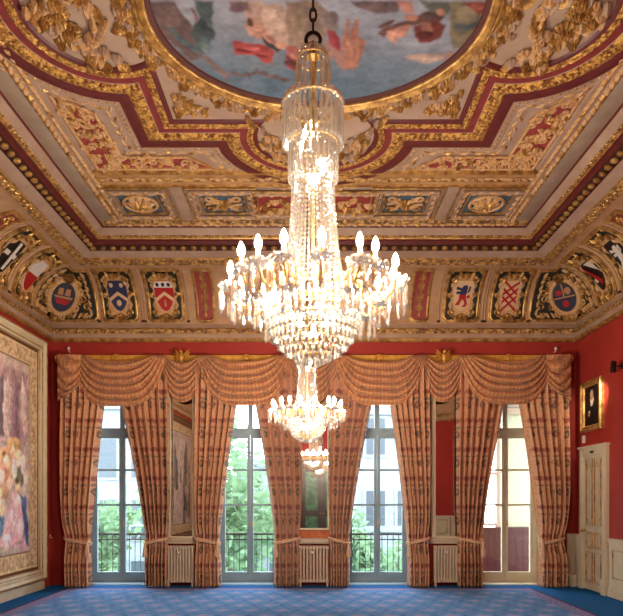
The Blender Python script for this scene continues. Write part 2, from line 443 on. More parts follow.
# ------------------------------------------------------------------ ceiling field
def CE(p): return (p[0], p[1]+YC, ZC-p[2])          # (x, y from the centre, drop)
HX, HY, LX, LY, RX, RY = 2.12, 2.09, 2.05, 2.02, 1.17, 1.08
def quat(dl):
    """lobed outline moved inwards by dl, same number of points for each dl"""
    hx, hy, ra, rb = HX-dl, HY-dl, RX-dl, RY-dl
    out = []
    def lobe_far():
        s0 = math.asin(max(-1, min(1, (hy-LY)/rb))); return [(ra*math.cos(a), LY+rb*math.sin(a)) for a in [s0+(PI-2*s0)*i/24 for i in range(25)]]
    def lobe_left():
        s0 = math.asin(max(-1, min(1, (hx-LX)/rb))); return [(-LX-rb*math.sin(a), ra*math.cos(a)) for a in [s0+(PI-2*s0)*i/24 for i in range(25)]]
    out += [(hx, hy)]+lobe_far()+[(-hx, hy)]+lobe_left()+[(-hx, -hy)]
    out += [(-x, -y) for x, y in lobe_far()]+[(hx, -hy)]+[(-x, -y) for x, y in lobe_left()]
    return out
def walk(pts, step, closed=True):
    out = []; P = list(pts)+([pts[0]] if closed else []); acc = 0.0
    for a, c in zip(P[:-1], P[1:]):
        L = math.hypot(c[0]-a[0], c[1]-a[1])
        if L < 1e-9: continue
        t = step-acc if acc > 0 else 0.0
        while t <= L:
            out.append((a[0]+(c[0]-a[0])*t/L, a[1]+(c[1]-a[1])*t/L, math.atan2(c[1]-a[1], c[0]-a[0]))); t += step
        acc = (L-(t-step))
    return out
b = MB(CE)
prof = [(-.30,.0),(-.29,.02),(-.17,.03),(-.16,.025),(-.14,.04),(-.06,.05),(-.05,.058),(.0,.06),(.02,.058),(.08,.046),(.09,.05),(.115,.062),(.19,.060),(.225,.045),(.235,.04),(.242,.036),(.312,.030),(.325,.036),(.36,.042),(.395,.034),(.40,.028),(.43,.018),(.455,.0)]
mis =  [0,0,0,0,0,0,1,1,1,3,3,3,3,3,0,2,2,4,4,4,1,1]
for (p, q, mi) in zip(prof[:-1], prof[1:], mis):
    b.loft([[(x,y,p[1]) for x,y in quat(p[0])], [(x,y,q[1]) for x,y in quat(q[0])]], mi, cu=True)
for x, y, a in walk(quat(-.10), .085): b.dome(x, y, .026, .03, 5, 7, .026)
for x, y, a in walk(quat(.155), .06):
    b.T = CE; b.dome(x, y, .027, .025, 5, 6, .054)
for i, (x, y, a) in enumerate(walk(quat(.36), .075)): b.leaf(x, y, a, .065, .035, .02, 5, 0, .034)
for i, (x, y, a) in enumerate(walk(quat(-.23), .10)): b.leaf(x, y, a+(.5 if i % 2 else -.5), .13, .06, .03, 6 if i % 3 else 5, -.4 if i % 2 else .4, .01)
struct(b.build('trim_4', [BUFF, DRED, MRED, ROPE, ROPE, GOLD, TAN]))
# rectangular rails of the field
b = MB(CE)
def bar(x0, x1, y0, y1, h, mi):
    b.add([(x0,y0,0),(x1,y0,0),(x1,y1,0),(x0,y1,0),(x0+.02,y0+.02,h),(x1-.02,y0+.02,h),(x1-.02,y1-.02,h),(x0+.02,y1-.02,h)],
          [(4,5,6,7),(0,1,5,4),(1,2,6,5),(2,3,7,6),(3,0,4,7)], mi)
for s in (-1, 1):
    bar(-3.0, 3.0, s*2.93-.14 if s > 0 else -3.20, 2.93+.27 if s > 0 else -2.79, .05, 1)
    bar(-3.0, 3.0, s*2.80-.03, s*2.80+.03, .07, 2); bar(-3.0, 3.0, s*3.13-.03, s*3.13+.03, .075, 2)
    bar(-3.0, 3.0, s*2.97-.025, s*2.97+.025, .08, 3)
    bar(s*2.985-.045, s*2.985+.045, -2.75, 2.75, .045, 0)
    bar(s*3.09-.07, s*3.09+.07, -4.45, 4.45, .035, 0)
    bar(s*3.30-.11, s*3.30+.11, -4.6, 4.6, .012, 5)
    bar(-3.4, 3.4, s*4.42-.05, s*4.42+.05, .05, 3); bar(-3.4, 3.4, s*4.53-.03, s*4.53+.03, .03, 2)
    for i in range(150): b.leaf(s*(3.055+.07*(i % 2)), -4.4+i*.058, PI/2+(.35 if i % 2 else -.35)*-s, .15, .085, .03, 4 if i % 5 else 2, .4*s*(1 if i % 2 else -1), .03)
    for i in range(60): b.leaf(-2.98+i*.10, s*2.93, .25*(-1)**i, .11, .05, .03, 4 if i % 3 else 2, 0, .055)
    for i in range(64): b.leaf(-3.2+i*.10, s*4.42, .25*(-1)**i, .11, .05, .03, 4 if i % 3 else 2, 0, .05)
    for k in (-1, 1):
        bar(k*2.0-.09, k*2.0+.09, s*3.20 if s > 0 else -4.38, 4.38 if s > 0 else -3.20, .02, 0)
struct(b.build('trim_5', [BUFF, BUFD, GOLD, CARV, TAN, GREY]))

# centre picture -------------------------------------------------------------
EA, EB, ECY = 1.62, 1.44, -.05
def elp(a, c, n=120): return [(a*math.cos(2*PI*i/n), ECY+c*math.sin(2*PI*i/n)) for i in range(n)]
def cpx(px, py):     # photograph reading -> place on the flat ceiling (x, y from centre)
    k = (ZC-CAMZ)/(498.0-py); return ((px-310)*k+CAMX, 650*k-YC)
root = empty('ceiling_painting', (0, YC+ECY, ZC-.06), 'oval oil painting of airborne figures set in the gilded ceiling', 'painting')
b = MB(CE)
na, nr = 420, 170
vs = []; 
for j in range(nr+1):
    t = j/nr
    for i in range(na): vs.append((1.53*t*math.cos(2*PI*i/na), ECY+1.35*t*math.sin(2*PI*i/na), .012))
b.loft([vs[j*na:(j+1)*na] for j in range(1, nr+1)], 0, cu=True)
P = np.array([(p[0], p[1]) for p in vs[na:]])
n1 = vnoise(P, 1.6, 3)*.6+vnoise(P, 4.0, 4)*.4
g = np.clip((P[:,1]-.1)/1.2+(n1-.5)*.9, 0, 1)[:,None]
G = np.array(lin((156,160,178)))*(1-g)+np.array(lin((70,114,140)))*g
G = G*(1-.25*np.clip((n1-.55)*4, 0, 1)[:,None])+np.array(lin((190,176,172)))*.25*np.clip((n1-.55)*4, 0, 1)[:,None]
mist = [
 ([(131,0),(175,0),(196,30),(205,52),(190,60),(172,42),(150,20)], (126,104,104), (104,88,92)),
 ([(196,0),(212,0),(214,12),(207,24),(198,18)], (84,96,100), (70,82,88)),
 ([(167,25),(178,36),(190,48),(200,52),(207,46),(212,36),(209,28),(202,34),(196,44),(184,38),(172,24)], (78,96,108), (100,120,124)),
 ([(193,24),(200,16),(206,20),(214,30),(213,38),(206,34),(198,40),(192,34)], (84,92,96), (70,78,84)),
 ([(192,8),(194,8),(197,18),(195,20)], (130,60,60)),
 ([(196,54),(206,55),(222,66),(230,76),(229,83),(222,74),(208,62)], (150,124,124), (136,112,116)),
 ([(229,71),(244,73),(258,70),(272,74),(290,78),(290,81),(270,77),(258,73),(244,76),(230,74)], (128,104,104)),
 ([(222,82),(232,84),(243,90),(240,93),(230,88)], (116,100,104)),
 ([(233,40),(243,41),(266,44),(276,52),(274,61),(266,62),(258,56),(250,54),(236,54)], (172,70,76), (190,92,92)),
 ([(243,0),(262,0),(268,6),(280,2),(286,10),(290,32),(288,47),(280,49),(272,42),(262,38),(252,32),(247,22),(244,12)], (206,176,164), (184,150,140)),
 ([(228,0),(248,0),(250,8),(236,12)], (134,104,104), (112,84,92)),
 ([(252,14),(262,20),(268,32),(262,40),(250,34),(244,22)], (206,158,140), (190,136,122)),
 ([(262,36),(272,40),(282,48),(278,52),(268,46)], (72,64,72)),
 ([(284,0),(318,0),(328,10),(328,30),(318,44),(302,50),(290,46),(286,22)], (160,134,118), (136,114,108)),
 ([(316,6),(332,12),(338,24),(334,36),(322,30)], (142,124,120)),
 ([(286,44),(298,46),(303,54),(298,60),(288,58)], (196,120,112), (180,100,96)),
 ([(285,54),(296,58),(300,66),(294,70),(287,66)], (150,66,78)),
 ([(328,28),(336,30),(342,44),(340,52),(330,48)], (166,70,84)),
 ([(322,36),(334,44),(348,58),(350,68),(344,70),(330,54)], (176,132,124)),
 ([(346,18),(350,18),(351,34),(356,18),(360,18),(359,34),(366,40),(364,52),(354,70),(346,66),(342,52)], (186,130,112), (160,104,92)),
 ([(350,0),(404,0),(398,10),(376,12),(360,6)], (118,96,98), (100,82,88)),
 ([(376,34),(386,24),(404,20),(420,12),(438,6),(446,10),(440,20),(420,24),(404,26),(396,30),(384,36)], (120,84,80), (96,70,72)),
 ([(388,30),(400,25),(410,24),(406,34),(398,36),(396,42),(388,36)], (208,150,132)),
 ([(412,26),(426,22),(438,18),(446,24),(442,36),(430,42),(418,40),(416,32)], (128,64,60), (104,56,56)),
 ([(420,22),(432,22),(434,30),(424,34)], (160,110,96)),
 ([(420,0),(448,0),(456,8),(446,12),(430,10)], (96,102,92)),
 ([(398,0),(412,0),(414,10),(402,12)], (176,112,104), (190,140,128)),
 ([(450,0),(482,0),(480,18),(474,34),(464,46),(454,48),(450,30)], (146,132,110), (124,114,96)),
 ([(454,22),(466,24),(478,20),(478,26),(464,30),(454,28)], (84,92,96)),
 ([(464,0),(494,0),(490,8),(478,14),(468,8)], (130,62,58)),
 ([(404,54),(430,52),(440,54),(452,50),(456,54),(444,60),(424,61),(406,57)], (200,172,160), (184,150,140)),
]
def dab(cx, cy, a, c, col, col2=None, rot=0.0):
    return ([(cx+a*math.cos(q)*math.cos(rot)-c*math.sin(q)*math.sin(rot), cy+a*math.cos(q)*math.sin(rot)+c*math.sin(q)*math.cos(rot)) for q in [2*PI*k/9 for k in range(9)]], col, col2 or col)
mist += [dab(258,26,6,4.5,(222,170,148),(196,134,116),.6), dab(250,20,5,3,(92,70,66),None,.9), dab(281,44,5,4,(218,164,144)), dab(272,38,7,3,(196,140,124),(170,110,100),.5), dab(294,55,5,4,(214,150,134),(188,110,104)), dab(291,62,6,3,(104,60,62)),
  dab(300,20,9,14,(176,150,128),(132,112,100)), dab(310,34,7,6,(136,118,110)), dab(270,12,8,10,(216,188,176),(190,160,150),.3), dab(236,6,8,4,(112,86,100)), dab(331,18,6,9,(120,108,112),None,.3), dab(337,40,5,7,(150,60,74)),
  dab(252,47,9,2.2,(196,98,100),(220,120,118),.1), dab(244,50,8,1.6,(130,46,56)), dab(262,55,7,1.6,(134,50,60),None,.2),
  dab(350,46,2.2,13,(206,152,130),(176,116,98)), dab(358,48,2,13,(196,140,118),(150,98,86)), dab(355,63,6,3,(200,146,124)),
  dab(398,30,7,2.5,(222,168,148),(196,130,116),-.4), dab(410,16,7,4,(206,146,130),(160,96,90)), dab(424,34,9,4,(96,46,46)), dab(430,14,8,3,(86,66,70)), dab(440,10,5,4,(186,136,116)), dab(386,22,9,2.4,(112,76,72),None,-.5),
  dab(466,12,9,8,(160,146,122),(132,120,100)), dab(470,38,6,5,(128,116,98)), dab(478,4,7,4,(152,84,74)), dab(430,57,14,1.6,(216,190,178),(190,160,150),.05),
  dab(204,27,4,6,(66,78,88)), dab(209,22,3,4,(100,116,120)), dab(196,47,8,3,(110,132,138),(70,88,100),.5), dab(182,38,8,2.4,(92,112,124),None,.7), dab(206,46,4,5,(120,140,142)), dab(168,16,14,9,(138,112,108),(112,92,96)), dab(150,14,9,8,(112,94,104))]
mist += [dab(x, y, 2.6, 1.0, (104,92,88), None, r) for x, y, r in ((246,72,.4),(256,69,-.5),(266,72,.5),(276,75,-.3),(284,80,.6),(236,88,.5),(243,92,-.4),(239,94,.9),(250,76,1.2))]
# the far side of the picture, above the photographed part: more figures and cloud
mist += [([(cx+dx*rr, cy+dy*rr) for dx, dy in ((-1,-.3),(-.2,-.9),(.9,-.5),(1,.4),(.1,.9),(-.8,.6))], c1, c2) for cx, cy, rr, c1, c2 in
         ((220,-60,34,(186,140,126),(140,96,96)), (330,-50,40,(150,70,70),(180,110,100)), (420,-70,36,(196,160,146),(120,92,90)), (280,-110,50,(170,160,160),(150,140,146)), (400,-150,60,(190,180,170),(160,150,150)))]
C = artwork(P, G, mist, cpx, (9, .04), .03)
st_ = (vnoise(P, 14, 61)-.5)[:,None]*.22+(vnoise(P, 31, 62)-.5)[:,None]*.18+(vnoise(P*np.array([1,2.4]), 6, 63)-.5)[:,None]*.25
C = np.clip(C*.74*(1+st_), 0, 1)
b.col = np.concatenate([C, np.ones((len(C),1))], 1)
b.build('canvas', PAINT, root, smooth=False)
b = MB(CE)
b.loft([[(x,y,h) for x,y in elp(EA-o, EB-o)] for o, h in ((.125,.012),(.115,.03),(.06,.035))], 0, cu=True); b.build('dark_slip', SLIP, root)
b = MB(CE)
pr = [(.075,.01),(.07,.05),(.055,.06),(.045,.05),(.035,.065),(.015,.085),(-.005,.07),(-.012,.055),(-.025,.07),(-.04,.06),(-.045,.0)]
b.loft([[(x,y,h) for x,y in elp(EA-o, EB-o)] for o, h in pr], 0, cu=True); b.build('gilt_frame', GOLD, root)
b = MB(CE)
ring = walk(elp(EA+.15, EB+.15), .105)
for i, (x, y, a) in enumerate(ring):
    k = random.random(); nx, ny = math.sin(a), -math.cos(a); o = random.uniform(-.03,.04)
    if i % 4 == 0: b.rosette(x+nx*o, y+ny*o, .085, .08, 0, 6)
    elif i % 4 == 2: b.rosette(x+nx*o, y+ny*o, .065, .07, 1, 5, 0, 0)
    for q in range(4):
        b.leaf(x+nx*random.uniform(-.09,.09), y+ny*random.uniform(-.09,.09), a+random.uniform(-1.2,1.2)+(PI if q % 2 else 0), random.uniform(.09,.15), .06, .05, random.choice((0,0,1,2)), random.uniform(-.8,.8))
    b.dome(x+nx*random.uniform(-.1,.1), y+ny*random.uniform(-.1,.1), .024, .06, 0, 6)
o = b.build('flower_wreath', [GOLD, TAN, BUFF]); tag(o, 'carved and gilded flower wreath ringing the oval ceiling painting', 'wreath')

def spray(b, stems, nl=9, W=.08, L=.135, mis=(0,1,1,2)):
    for st in stems:
        st = [Vector((p[0], p[1], 0)) for p in st]
        pts = []
        for i in range(len(st)-1):
            p0, p1, p2, p3 = st[max(0,i-1)], st[i], st[i+1], st[min(len(st)-1,i+2)]
            for k in range(6):
                t = k/6; pts.append(.5*((2*p1)+(p2-p0)*t+(2*p0-5*p1+4*p2-p3)*t*t+(3*p1-p0-3*p2+p3)*t**3))
        pts.append(st[-1])
        b.tube([(p.x, p.y, .02) for p in pts], [.016*(1-.6*i/len(pts)) for i in range(len(pts))], 6, mis[0])
        for i in range(nl):
            j = int((i+.5)/nl*(len(pts)-1)); p = pts[j]; d = pts[min(j+1,len(pts)-1)]-pts[max(j-1,0)]; a = math.atan2(d.y, d.x)
            sd = 1 if i % 2 else -1; f = random.uniform(.7,1.15)
            b.leaf(p.x, p.y, a+sd*random.uniform(.5,1.0), L*f, W*f, .07, random.choice(mis), -sd*random.uniform(.4,1.4), .01)
        e = pts[-1]; d = pts[-1]-pts[-3]; b.leaf(e.x, e.y, math.atan2(d.y,d.x), L, W, .06, mis[0], .3, .01)
def mirx(st, s): return [[(s*x, y) for x, y in q] for q in st]
LQ = lambda q: [(-2.28+(x+2.28)*.55, y*.72) for x, y in q]
lobe = [[(-2.95,.0),(-2.75,.15),(-2.5,.25),(-2.2,.42),(-1.95,.62),(-1.72,.86)], [(-2.5,.22),(-2.35,.45),(-2.1,.70),(-2.28,.92)], [(-2.2,.40),(-1.98,.30),(-1.84,.12)],
        [(-2.95,.0),(-2.75,-.15),(-2.5,-.25),(-2.2,-.42),(-1.95,-.62),(-1.72,-.86)], [(-2.5,-.22),(-2.35,-.45),(-2.1,-.70),(-2.28,-.92)], [(-2.2,-.40),(-1.98,-.30),(-1.84,-.12)]]
for s, w in ((-1,'on the tapestry side of the ceiling'), (1,'on the portrait side of the ceiling')):
    b = MB(CE); L_ = [LQ(q) for q in lobe]; st = mirx(L_, -s) if s > 0 else L_
    spray(b, st, 14)
    for x, y, r in ((2.40,-.09,.13),(2.36,.22,.15),(2.70,.02,.12),(2.22,.66,.12),(2.6,.42,.10),(2.02,.95,.07),(2.36,-.3,.15),(2.22,-.7,.12)):
        b.rosette(s*(2.28+(x-2.28)*.55), y*.72, r*.8, .08, 0, 8, .01)
    for k in range(10):
        b.dome(s*(2.16+.025*(k % 3)), .62-.022*k, .022, .05, 0, 6)
    o = b.build('flower_spray', [GOLD, TAN, BUFF]); tag(o, 'large gilded flower spray in the rounded lobe '+w, 'ornament')
for s, w in ((-1,'tapestry'), (1,'portrait')):
    b = MB(CE); st = mirx([[(.10,2.38),(.25,2.30),(.42,2.12),(.56,1.95),(.76,1.64)], [(.25,2.32),(.32,2.44),(.45,2.42)], [(.42,2.12),(.52,2.24),(.6,2.14)]], s)
    spray(b, st, 9, .07, .125); b.rosette(s*.33, 2.28, .08, .09, 0, 7); b.rosette(s*.56, 2.0, .06, .07, 0, 6)
    o = b.build('flower_spray', [GOLD, TAN, BUFF]); tag(o, 'leafy plaster spray in the window-side lobe, half nearer the %s wall' % w, 'ornament')
    b = MB(CE)
    tri = [(-1.60,1.14),(-1.60,1.50),(-1.24,1.48)]
    for k in range(26):
        a_, c_ = random.random(), random.random()
        if a_+c_ > 1: a_, c_ = 1-a_, 1-c_
        x = tri[0][0]+(tri[1][0]-tri[0][0])*a_+(tri[2][0]-tri[0][0])*c_; y = tri[0][1]+(tri[1][1]-tri[0][1])*a_+(tri[2][1]-tri[0][1])*c_
        b.leaf(-s*x, y, math.atan2(1.45-y, -s*(-1.70-x))+PI+random.uniform(-.6,.6), .10, .06, .05, 0 if k % 4 else 1, random.uniform(-.8,.8))
    b.rosette(-s*-1.56, 1.42, .075, .09, 0, 6)
    o = b.build('corner_palmette', [GOLD, TAN]); tag(o, 'small triangular gilt palmette between oval painting and red border, %s side' % w, 'ornament', )

# red relief panels in the angles outside the lobed border
def inpoly(x, y, P):
    r = False; n = len(P)
    for i in range(n):
        a, c = P[i], P[(i+1) % n]
        if (a[1] > y) != (c[1] > y) and x < (c[0]-a[0])*(y-a[1])/(c[1]-a[1])+a[0]: r = not r
    return r
LP = [(-2.91,2.74),(-1.34,2.74),(-1.66,2.44),(-2.50,2.44),(-2.54,1.50),(-2.91,1.12)]
for s, w in ((-1,'tapestry'), (1,'portrait')):
    P_ = [(-s*x, y) for x, y in LP]
    root = empty('ceiling_relief', (s*2.6, YC+2.5, ZC-.03), 'bent red panel of curling leaf relief at the ceiling corner above the %s wall' % w, 'relief panel')
    b = MB(CE); b.plate(P_, 0, .012, 0); b.build('ground', PRED, root, smooth=False)
    b = MB(CE); b.rail(P_+[P_[0]], .022, 0, 6, .02); b.build('border', TAN, root)
    b = MB(CE)
    for k in range(170):
        x, y = random.uniform(-2.9,-1.4), random.uniform(1.2,2.72)
        if not inpoly(x, y, [(p[0]*.985-.03, p[1]*.985+.03) for p in LP]): continue
        if k % 2: b.scroll(-s*x, y, random.uniform(.05,.09), random.uniform(0,6), 1.3, random.choice((-1,1)), .016, int(k % 4 == 0) ^ 1, .03)
        elif k % 6 == 0: b.rosette(-s*x, y, .06, .05, 1 if k % 4 else 0, 4, .012)
    for k in range(230):
        x, y = random.uniform(-2.9,-1.4), random.uniform(1.15,2.73)
        if inpoly(x, y, LP) and inpoly(x+.04, y, LP) and inpoly(x-.04, y-.0, LP): b.leaf(-s*x, y, random.uniform(0,6.28), .09, .05, .045, 1 if k % 5 else 0, random.uniform(-1.5,1.5), .012)
    b.build('scroll_relief', [GOLD, TAN], root)

# coffers of the row beside the windows
def coffer(x0, x1, kind, label):
    y0, y1 = 3.45, 4.07; xc, yc = (x0+x1)/2, (y0+y1)/2
    root = empty('ceiling_coffer', (xc, YC+yc, ZC-.06), label, 'ceiling panel', 'coffers along the window side of the ceiling')
    b = MB(CE); b.plate([(x0-.02,y0-.02),(x1+.02,y0-.02),(x1+.02,y1+.02),(x0-.02,y1+.02)], 0, .008, 0)
    b.build('ground', PRED if kind == 'red' else BLU, root, smooth=False)
    b = MB(CE)
    e = .19 if kind != 'red' else .08
    for o, h, mi in ((0,.03,0), (e*.55,.05,1), (e,.035,0)):
        r = [(x0-o,y0-o),(x1+o,y0-o),(x1+o,y1+o),(x0-o,y1+o)]; b.rail(r, .018 if mi == 0 else .03, mi, 6, h, True)
    for i, (x, y, a) in enumerate(walk([(x0-e*.5,y0-e*.5),(x1+e*.5,y0-e*.5),(x1+e*.5,y1+e*.5),(x0-e*.5,y1+e*.5)], .085)): b.leaf(x, y, a+(.4 if i % 2 else -.4), .10, .05, .03, 2 if i % 3 else 0, 0, .05)
    b.build('frame', [GOLD, BUFF, TAN], root)
    b = MB(CE)
    if kind == 'rose':
        b.lathe([(.26,0),(.27,.03),(.245,.05),(.22,.03)], 28, (xc, yc, .005), 1, False)
        for k in range(8): b.leaf(xc, yc, k*PI/4, .22, .14, .06, 1, .2, .01)
        for k in range(8): b.leaf(xc, yc, k*PI/4+.39, .14, .10, .08, 0, .2, .02)
        b.dome(xc, yc, .05, .10, 0, 8)
    elif kind == 'strap':
        for sx in (-1,1):
            for sy in (-1,1):
                b.scroll(xc+sx*.19, yc+sy*.17, .10, 0 if sx < 0 else PI, 1.1, sx*sy, .017, 0 if sy > 0 else 1, .03)
                b.leaf(xc+sx*.05, yc+sy*.05, math.atan2(sy*.8, sx), .24, .08, .045, 1, .5*sx*sy, .01)
                b.leaf(xc+sx*.30, yc+sy*.04, PI/2*sy, .15, .06, .04, 0, -.8*sx*sy, .01)
        b.rosette(xc, yc, .12, .09, 0, 8, .01)
        b.rail([(x0+.06,yc),(xc-.1,yc-.06),(xc+.1,yc+.06),(x1-.06,yc)], .022, 1, 6, .03)
    else:
        for sx in (-1,1):
            spray(b, [[(sx*.12,3.62),(sx*.34,3.76),(sx*.56,3.66),(sx*.80,3.86)], [(sx*.34,3.76),(sx*.46,3.95),(sx*.62,3.96)]], 7, .08, .15, (0,1,1))
        b.rosette(0, yc, .15, .09, 0, 8)
    b.build('relief', [GOLD, TAN], root)
coffer(-2.90, -2.30, 'rose', 'square blue ceiling coffer with round rosette, at the tapestry end of the row')
coffer(-1.68, -1.03, 'strap', 'blue ceiling coffer of gold strapwork between the tapestry-end rosette and red coffer')
coffer(-.88, .88, 'red', 'long red ceiling coffer with leafy garlands at the middle of the row')
coffer(1.02, 1.67, 'strap', 'blue ceiling coffer of gold strapwork between the red coffer and portrait-end rosette')
coffer(2.25, 2.88, 'rose', 'square blue ceiling coffer with round rosette, at the portrait end of the row')

# ------------------------------------------------------------------ heraldic panels on the cove
def cove(side, u0):
    def T(p):
        th = p[1]/COVE_R; c, q = math.cos(th), math.sin(th)
        d = COVE_R*(1-c)+p[2]*c; z = COVE_Z+COVE_R*q-p[2]*q
        if side == 'back': return (u0+p[0], YB-d, z)
        if side == 'left': return (-XW+d, u0+p[0], z)
        return (XW-d, u0-p[0], z)
    return T
GRP = 'painted panels round the ceiling cove'
def shieldw(t):      # half width from the point (t=0) to the top (t=1)
    return .165*min(1.0, math.sqrt(max(0, t*2.2)))+.005 if t < .45 else .17
def cartouche(b, cu=0.0, k=1.0):
    b.rows(lambda t: k*(.215+.02*math.cos(t*26)-.05*(abs(t-.5) > .44)), .15, .93, 24, 6, .006, .022, 1, cu)
    for s in (-1, 1):
        b.scroll(cu+s*.20*k, .86, .065, PI/2, 1.2, s, .022, 0, .04); b.scroll(cu+s*.20*k, .20, .06, -PI/2, 1.2, -s, .022, 0, .04)
        b.scroll(cu+s*.225*k, .53, .05, 0, 1.1, s, .018, 0, .035)
        b.leaf(cu+s*.03, .90, PI/2-s*.9, .20, .08, .05, 0, s*.9, .02); b.leaf(cu+s*.03, .17, -PI/2+s*.8, .17, .08, .05, 0, -s*.9, .02)
        b.leaf(cu+s*.19*k, .70, PI/2+s*.2, .15, .07, .04, 1, s*.6, .02); b.leaf(cu+s*.19*k, .38, -PI/2-s*.2, .15, .07, .04, 1, s*.6, .02)
        b.leaf(cu+s*.25*k, .98, -s*.3+PI/2, .12, .07, .04, 0, s, .0)
        b.rail([(cu+s*.16*k, .14),(cu+s*.1*k, .10),(cu, .085)], .014, 0, 6, .02)
    b.rosette(cu, .955, .075, .07, 0, 6, .02); b.dome(cu, .15, .05, .06, 0, 8, .01)
def panel(T, w, ground, name, label, charge, cart=True, red=False):
    o0 = T((0, .05, 0))
    root = empty(name, o0, label, 'wall panel', GRP)
    b = MB(T); b.rows(lambda t: w-(.05*(1-t/.06) if t < .06 else 0), .06, 1.09, 18, 4, 0, .006, 0); b.build('ground', ground, root)
    b = MB(T); n = 14
    ed = [(-w+.05, .06), (w-.05, .06), (w, .12)]+[(w, .12+.97*i/n) for i in range(1, n+1)]+[(-w, 1.09-.97*i/n) for i in range(0, n+1)]
    b.rail(ed, .026, 0, 6, .02, True)
    ed2 = [(x*1.11, .575+(y-.575)*1.055) for x, y in ed]; b.rail(ed2, .014, 0, 6, .012, True)
    if not red:
        for s in (-1,1): b.rail([(s*(w+.10), .0+i*.1) for i in range(12)], .020, 1, 6, .004); b.dome(s*(w+.10), .045, .032, .03, 2, 8)
    b.build('border', [GOLD, COVEM, DARK], root)
    if cart:
        b = MB(T); cartouche(b, 0, w/.30); b.build('cartouche', [GOLD, TAN], root)
    charge(T, root)
def shield(T, root, field, parts):
    """parts: list of (material, function(b))"""
    b = MB(T); b.rows(shieldw, .23, .82, 20, 6, .02, .036, 0); o = b.build('shield', field, root)
    for nm, m, fn in parts:
        b = MB(T); fn(b); b.build(nm, m, o)
def plates(*ps):
    def f(b):
        for p in ps: b.plate(p, .034, .043)
    return f
def blob(u, v, a, c=None, n=8):
    c = c or a; return [(u+a*math.cos(2*PI*i/n), v+c*math.sin(2*PI*i/n)) for i in range(n)]
CHEV = ([(-.16,.40),(-.16,.47),(0,.60),(0,.53)], [(0,.53),(0,.60),(.16,.47),(.16,.40)])
def lion(s=1):
    up = [[(-.02,.60),(.04,.60),(.08,.66),(.06,.73),(.0,.72),(-.03,.68)], [(-.12,.70),(-.02,.66),(-.02,.62),(-.13,.64)], [(-.12,.60),(-.03,.60),(-.03,.56),(-.12,.55)], [(-.06,.54),(.06,.54),(.07,.64),(-.04,.64)], [(.06,.56),(.12,.60),(.13,.70),(.10,.70),(.09,.62)]]
    lo = [[(-.06,.44),(.07,.44),(.06,.54),(-.06,.54)], [(-.06,.44),(-.01,.44),(-.05,.34),(-.12,.34),(-.10,.38)], [(.02,.44),(.07,.45),(.10,.36),(.06,.30),(.0,.31),(.05,.36)], [(.07,.50),(.12,.54),(.14,.48),(.09,.46)]]
    return up, lo
def ch_navy(T, r): shield(T, r, NAVY, [('chevron', CRM, plates(*CHEV)), ('charge', CRM, plates(blob(-.09,.73,.035,.05), blob(.09,.73,.035,.05), blob(0,.38,.045,.06)))])
def ch_red(T, r): shield(T, r, RED, [('chief', WHT, plates([(-.168,.68),(.168,.68),(.168,.815),(-.168,.815)])), ('bird', NAVY, lambda b: [b.plate(blob(x,.75,.03,.045), .044, .052) for x in (-.10,0,.10)]), ('chevron', CRM, plates(*CHEV)), ('charge', GOLD, plates(blob(0,.38,.022,.07)))])
def ch_lion(T, r):
    u, l = lion(); shield(T, r, CRM, [('lion', NAVY, plates(*u)), ('lion_hindquarters', RED, plates(*l))])
def ch_fret(T, r):
    def f(b):
        for k in (-1,0,1):
            o = k*.15
            for s in (-1,1):
                p = [(q, v) for q, v in ((s*-.13, .52+o-.13), (s*.13, .52+o+.13))]
                b.plate([(p[0][0], p[0][1]-.026), (p[1][0], p[1][1]-.026), (p[1][0], p[1][1]+.026), (p[0][0], p[0][1]+.026)], .034, .043)
    shield(T, r, CRM, [('fret', RED, f)])
def ch_fess(T, r): shield(T, r, WHT, [('lower_field', RED, lambda b: b.rows(lambda t: shieldw(t*.52), .23, .54, 10, 4, .03, .043))])
def ch_cross(T, r): shield(T, r, BLK, [('cross', WHT, plates([(-.03,.28),(.03,.28),(.03,.81),(-.03,.81)], [(-.16,.52),(-.03,.52),(-.03,.60),(-.16,.60)], [(.03,.52),(.16,.52),(.16,.60),(.03,.60)]))])
def ch_bend(T, r): shield(T, r, BLK, [('bend', RED, plates([(-.165,.70),(-.165,.81),(.10,.40),(.05,.32)])), ('corner_field', WHT, plates([(-.04,.80),(.165,.80),(.165,.56)], blob(-.07,.44,.05)))])
def ch_beast(T, r):
    u, l = lion(); shield(T, r, BLK, [('beast', WHT, plates(*(u+l)))])
def ch_arab(T, r):
    b = MB(T)
    b.rail([(0,.14),(0,.5),(0,1.0)], .012, 0, 6, .02)
    for v, R in ((.30,.075),(.52,.07),(.74,.065)):
        for s in (-1,1):
            b.scroll(s*.03, v, R, PI/2, 1.0, s, .011, 0, .02); b.leaf(0, v+.10, PI/2-s*.9, .11, .05, .035, 0, s, .008)
    b.rosette(0, .98, .06, .05, 0, 6, .01); b.dome(0, .16, .035, .04, 0, 8); b.dome(0, .62, .03, .05, 0, 8); b.dome(0, .40, .03, .05, 0, 8)
    b.build('arabesque', GOLD, r)
HPN = 'coat_of_arms'
panel(cove('back', -3.54), .30, GRN, HPN, 'cove panel with navy shield, cream chevron and cream charges', ch_navy)
panel(cove('back', -2.70), .30, GRN, HPN, 'cove panel with red shield, cream chevron and three birds on white', ch_red)
panel(cove('back', 2.69), .30, GRN, HPN, 'cove panel with cream shield bearing a blue and red lion', ch_lion)
panel(cove('back', 3.54), .30, GRN, HPN, 'cove panel with cream shield bearing a red lattice', ch_fret)
panel(cove('left', YB-1.28), .30, GRN, HPN, 'cove panel with shield half silver and half red above the tapestry', ch_fess)
panel(cove('left', YB-2.12), .30, GRN, HPN, 'cove panel with black shield and white cross above the tapestry', ch_cross)
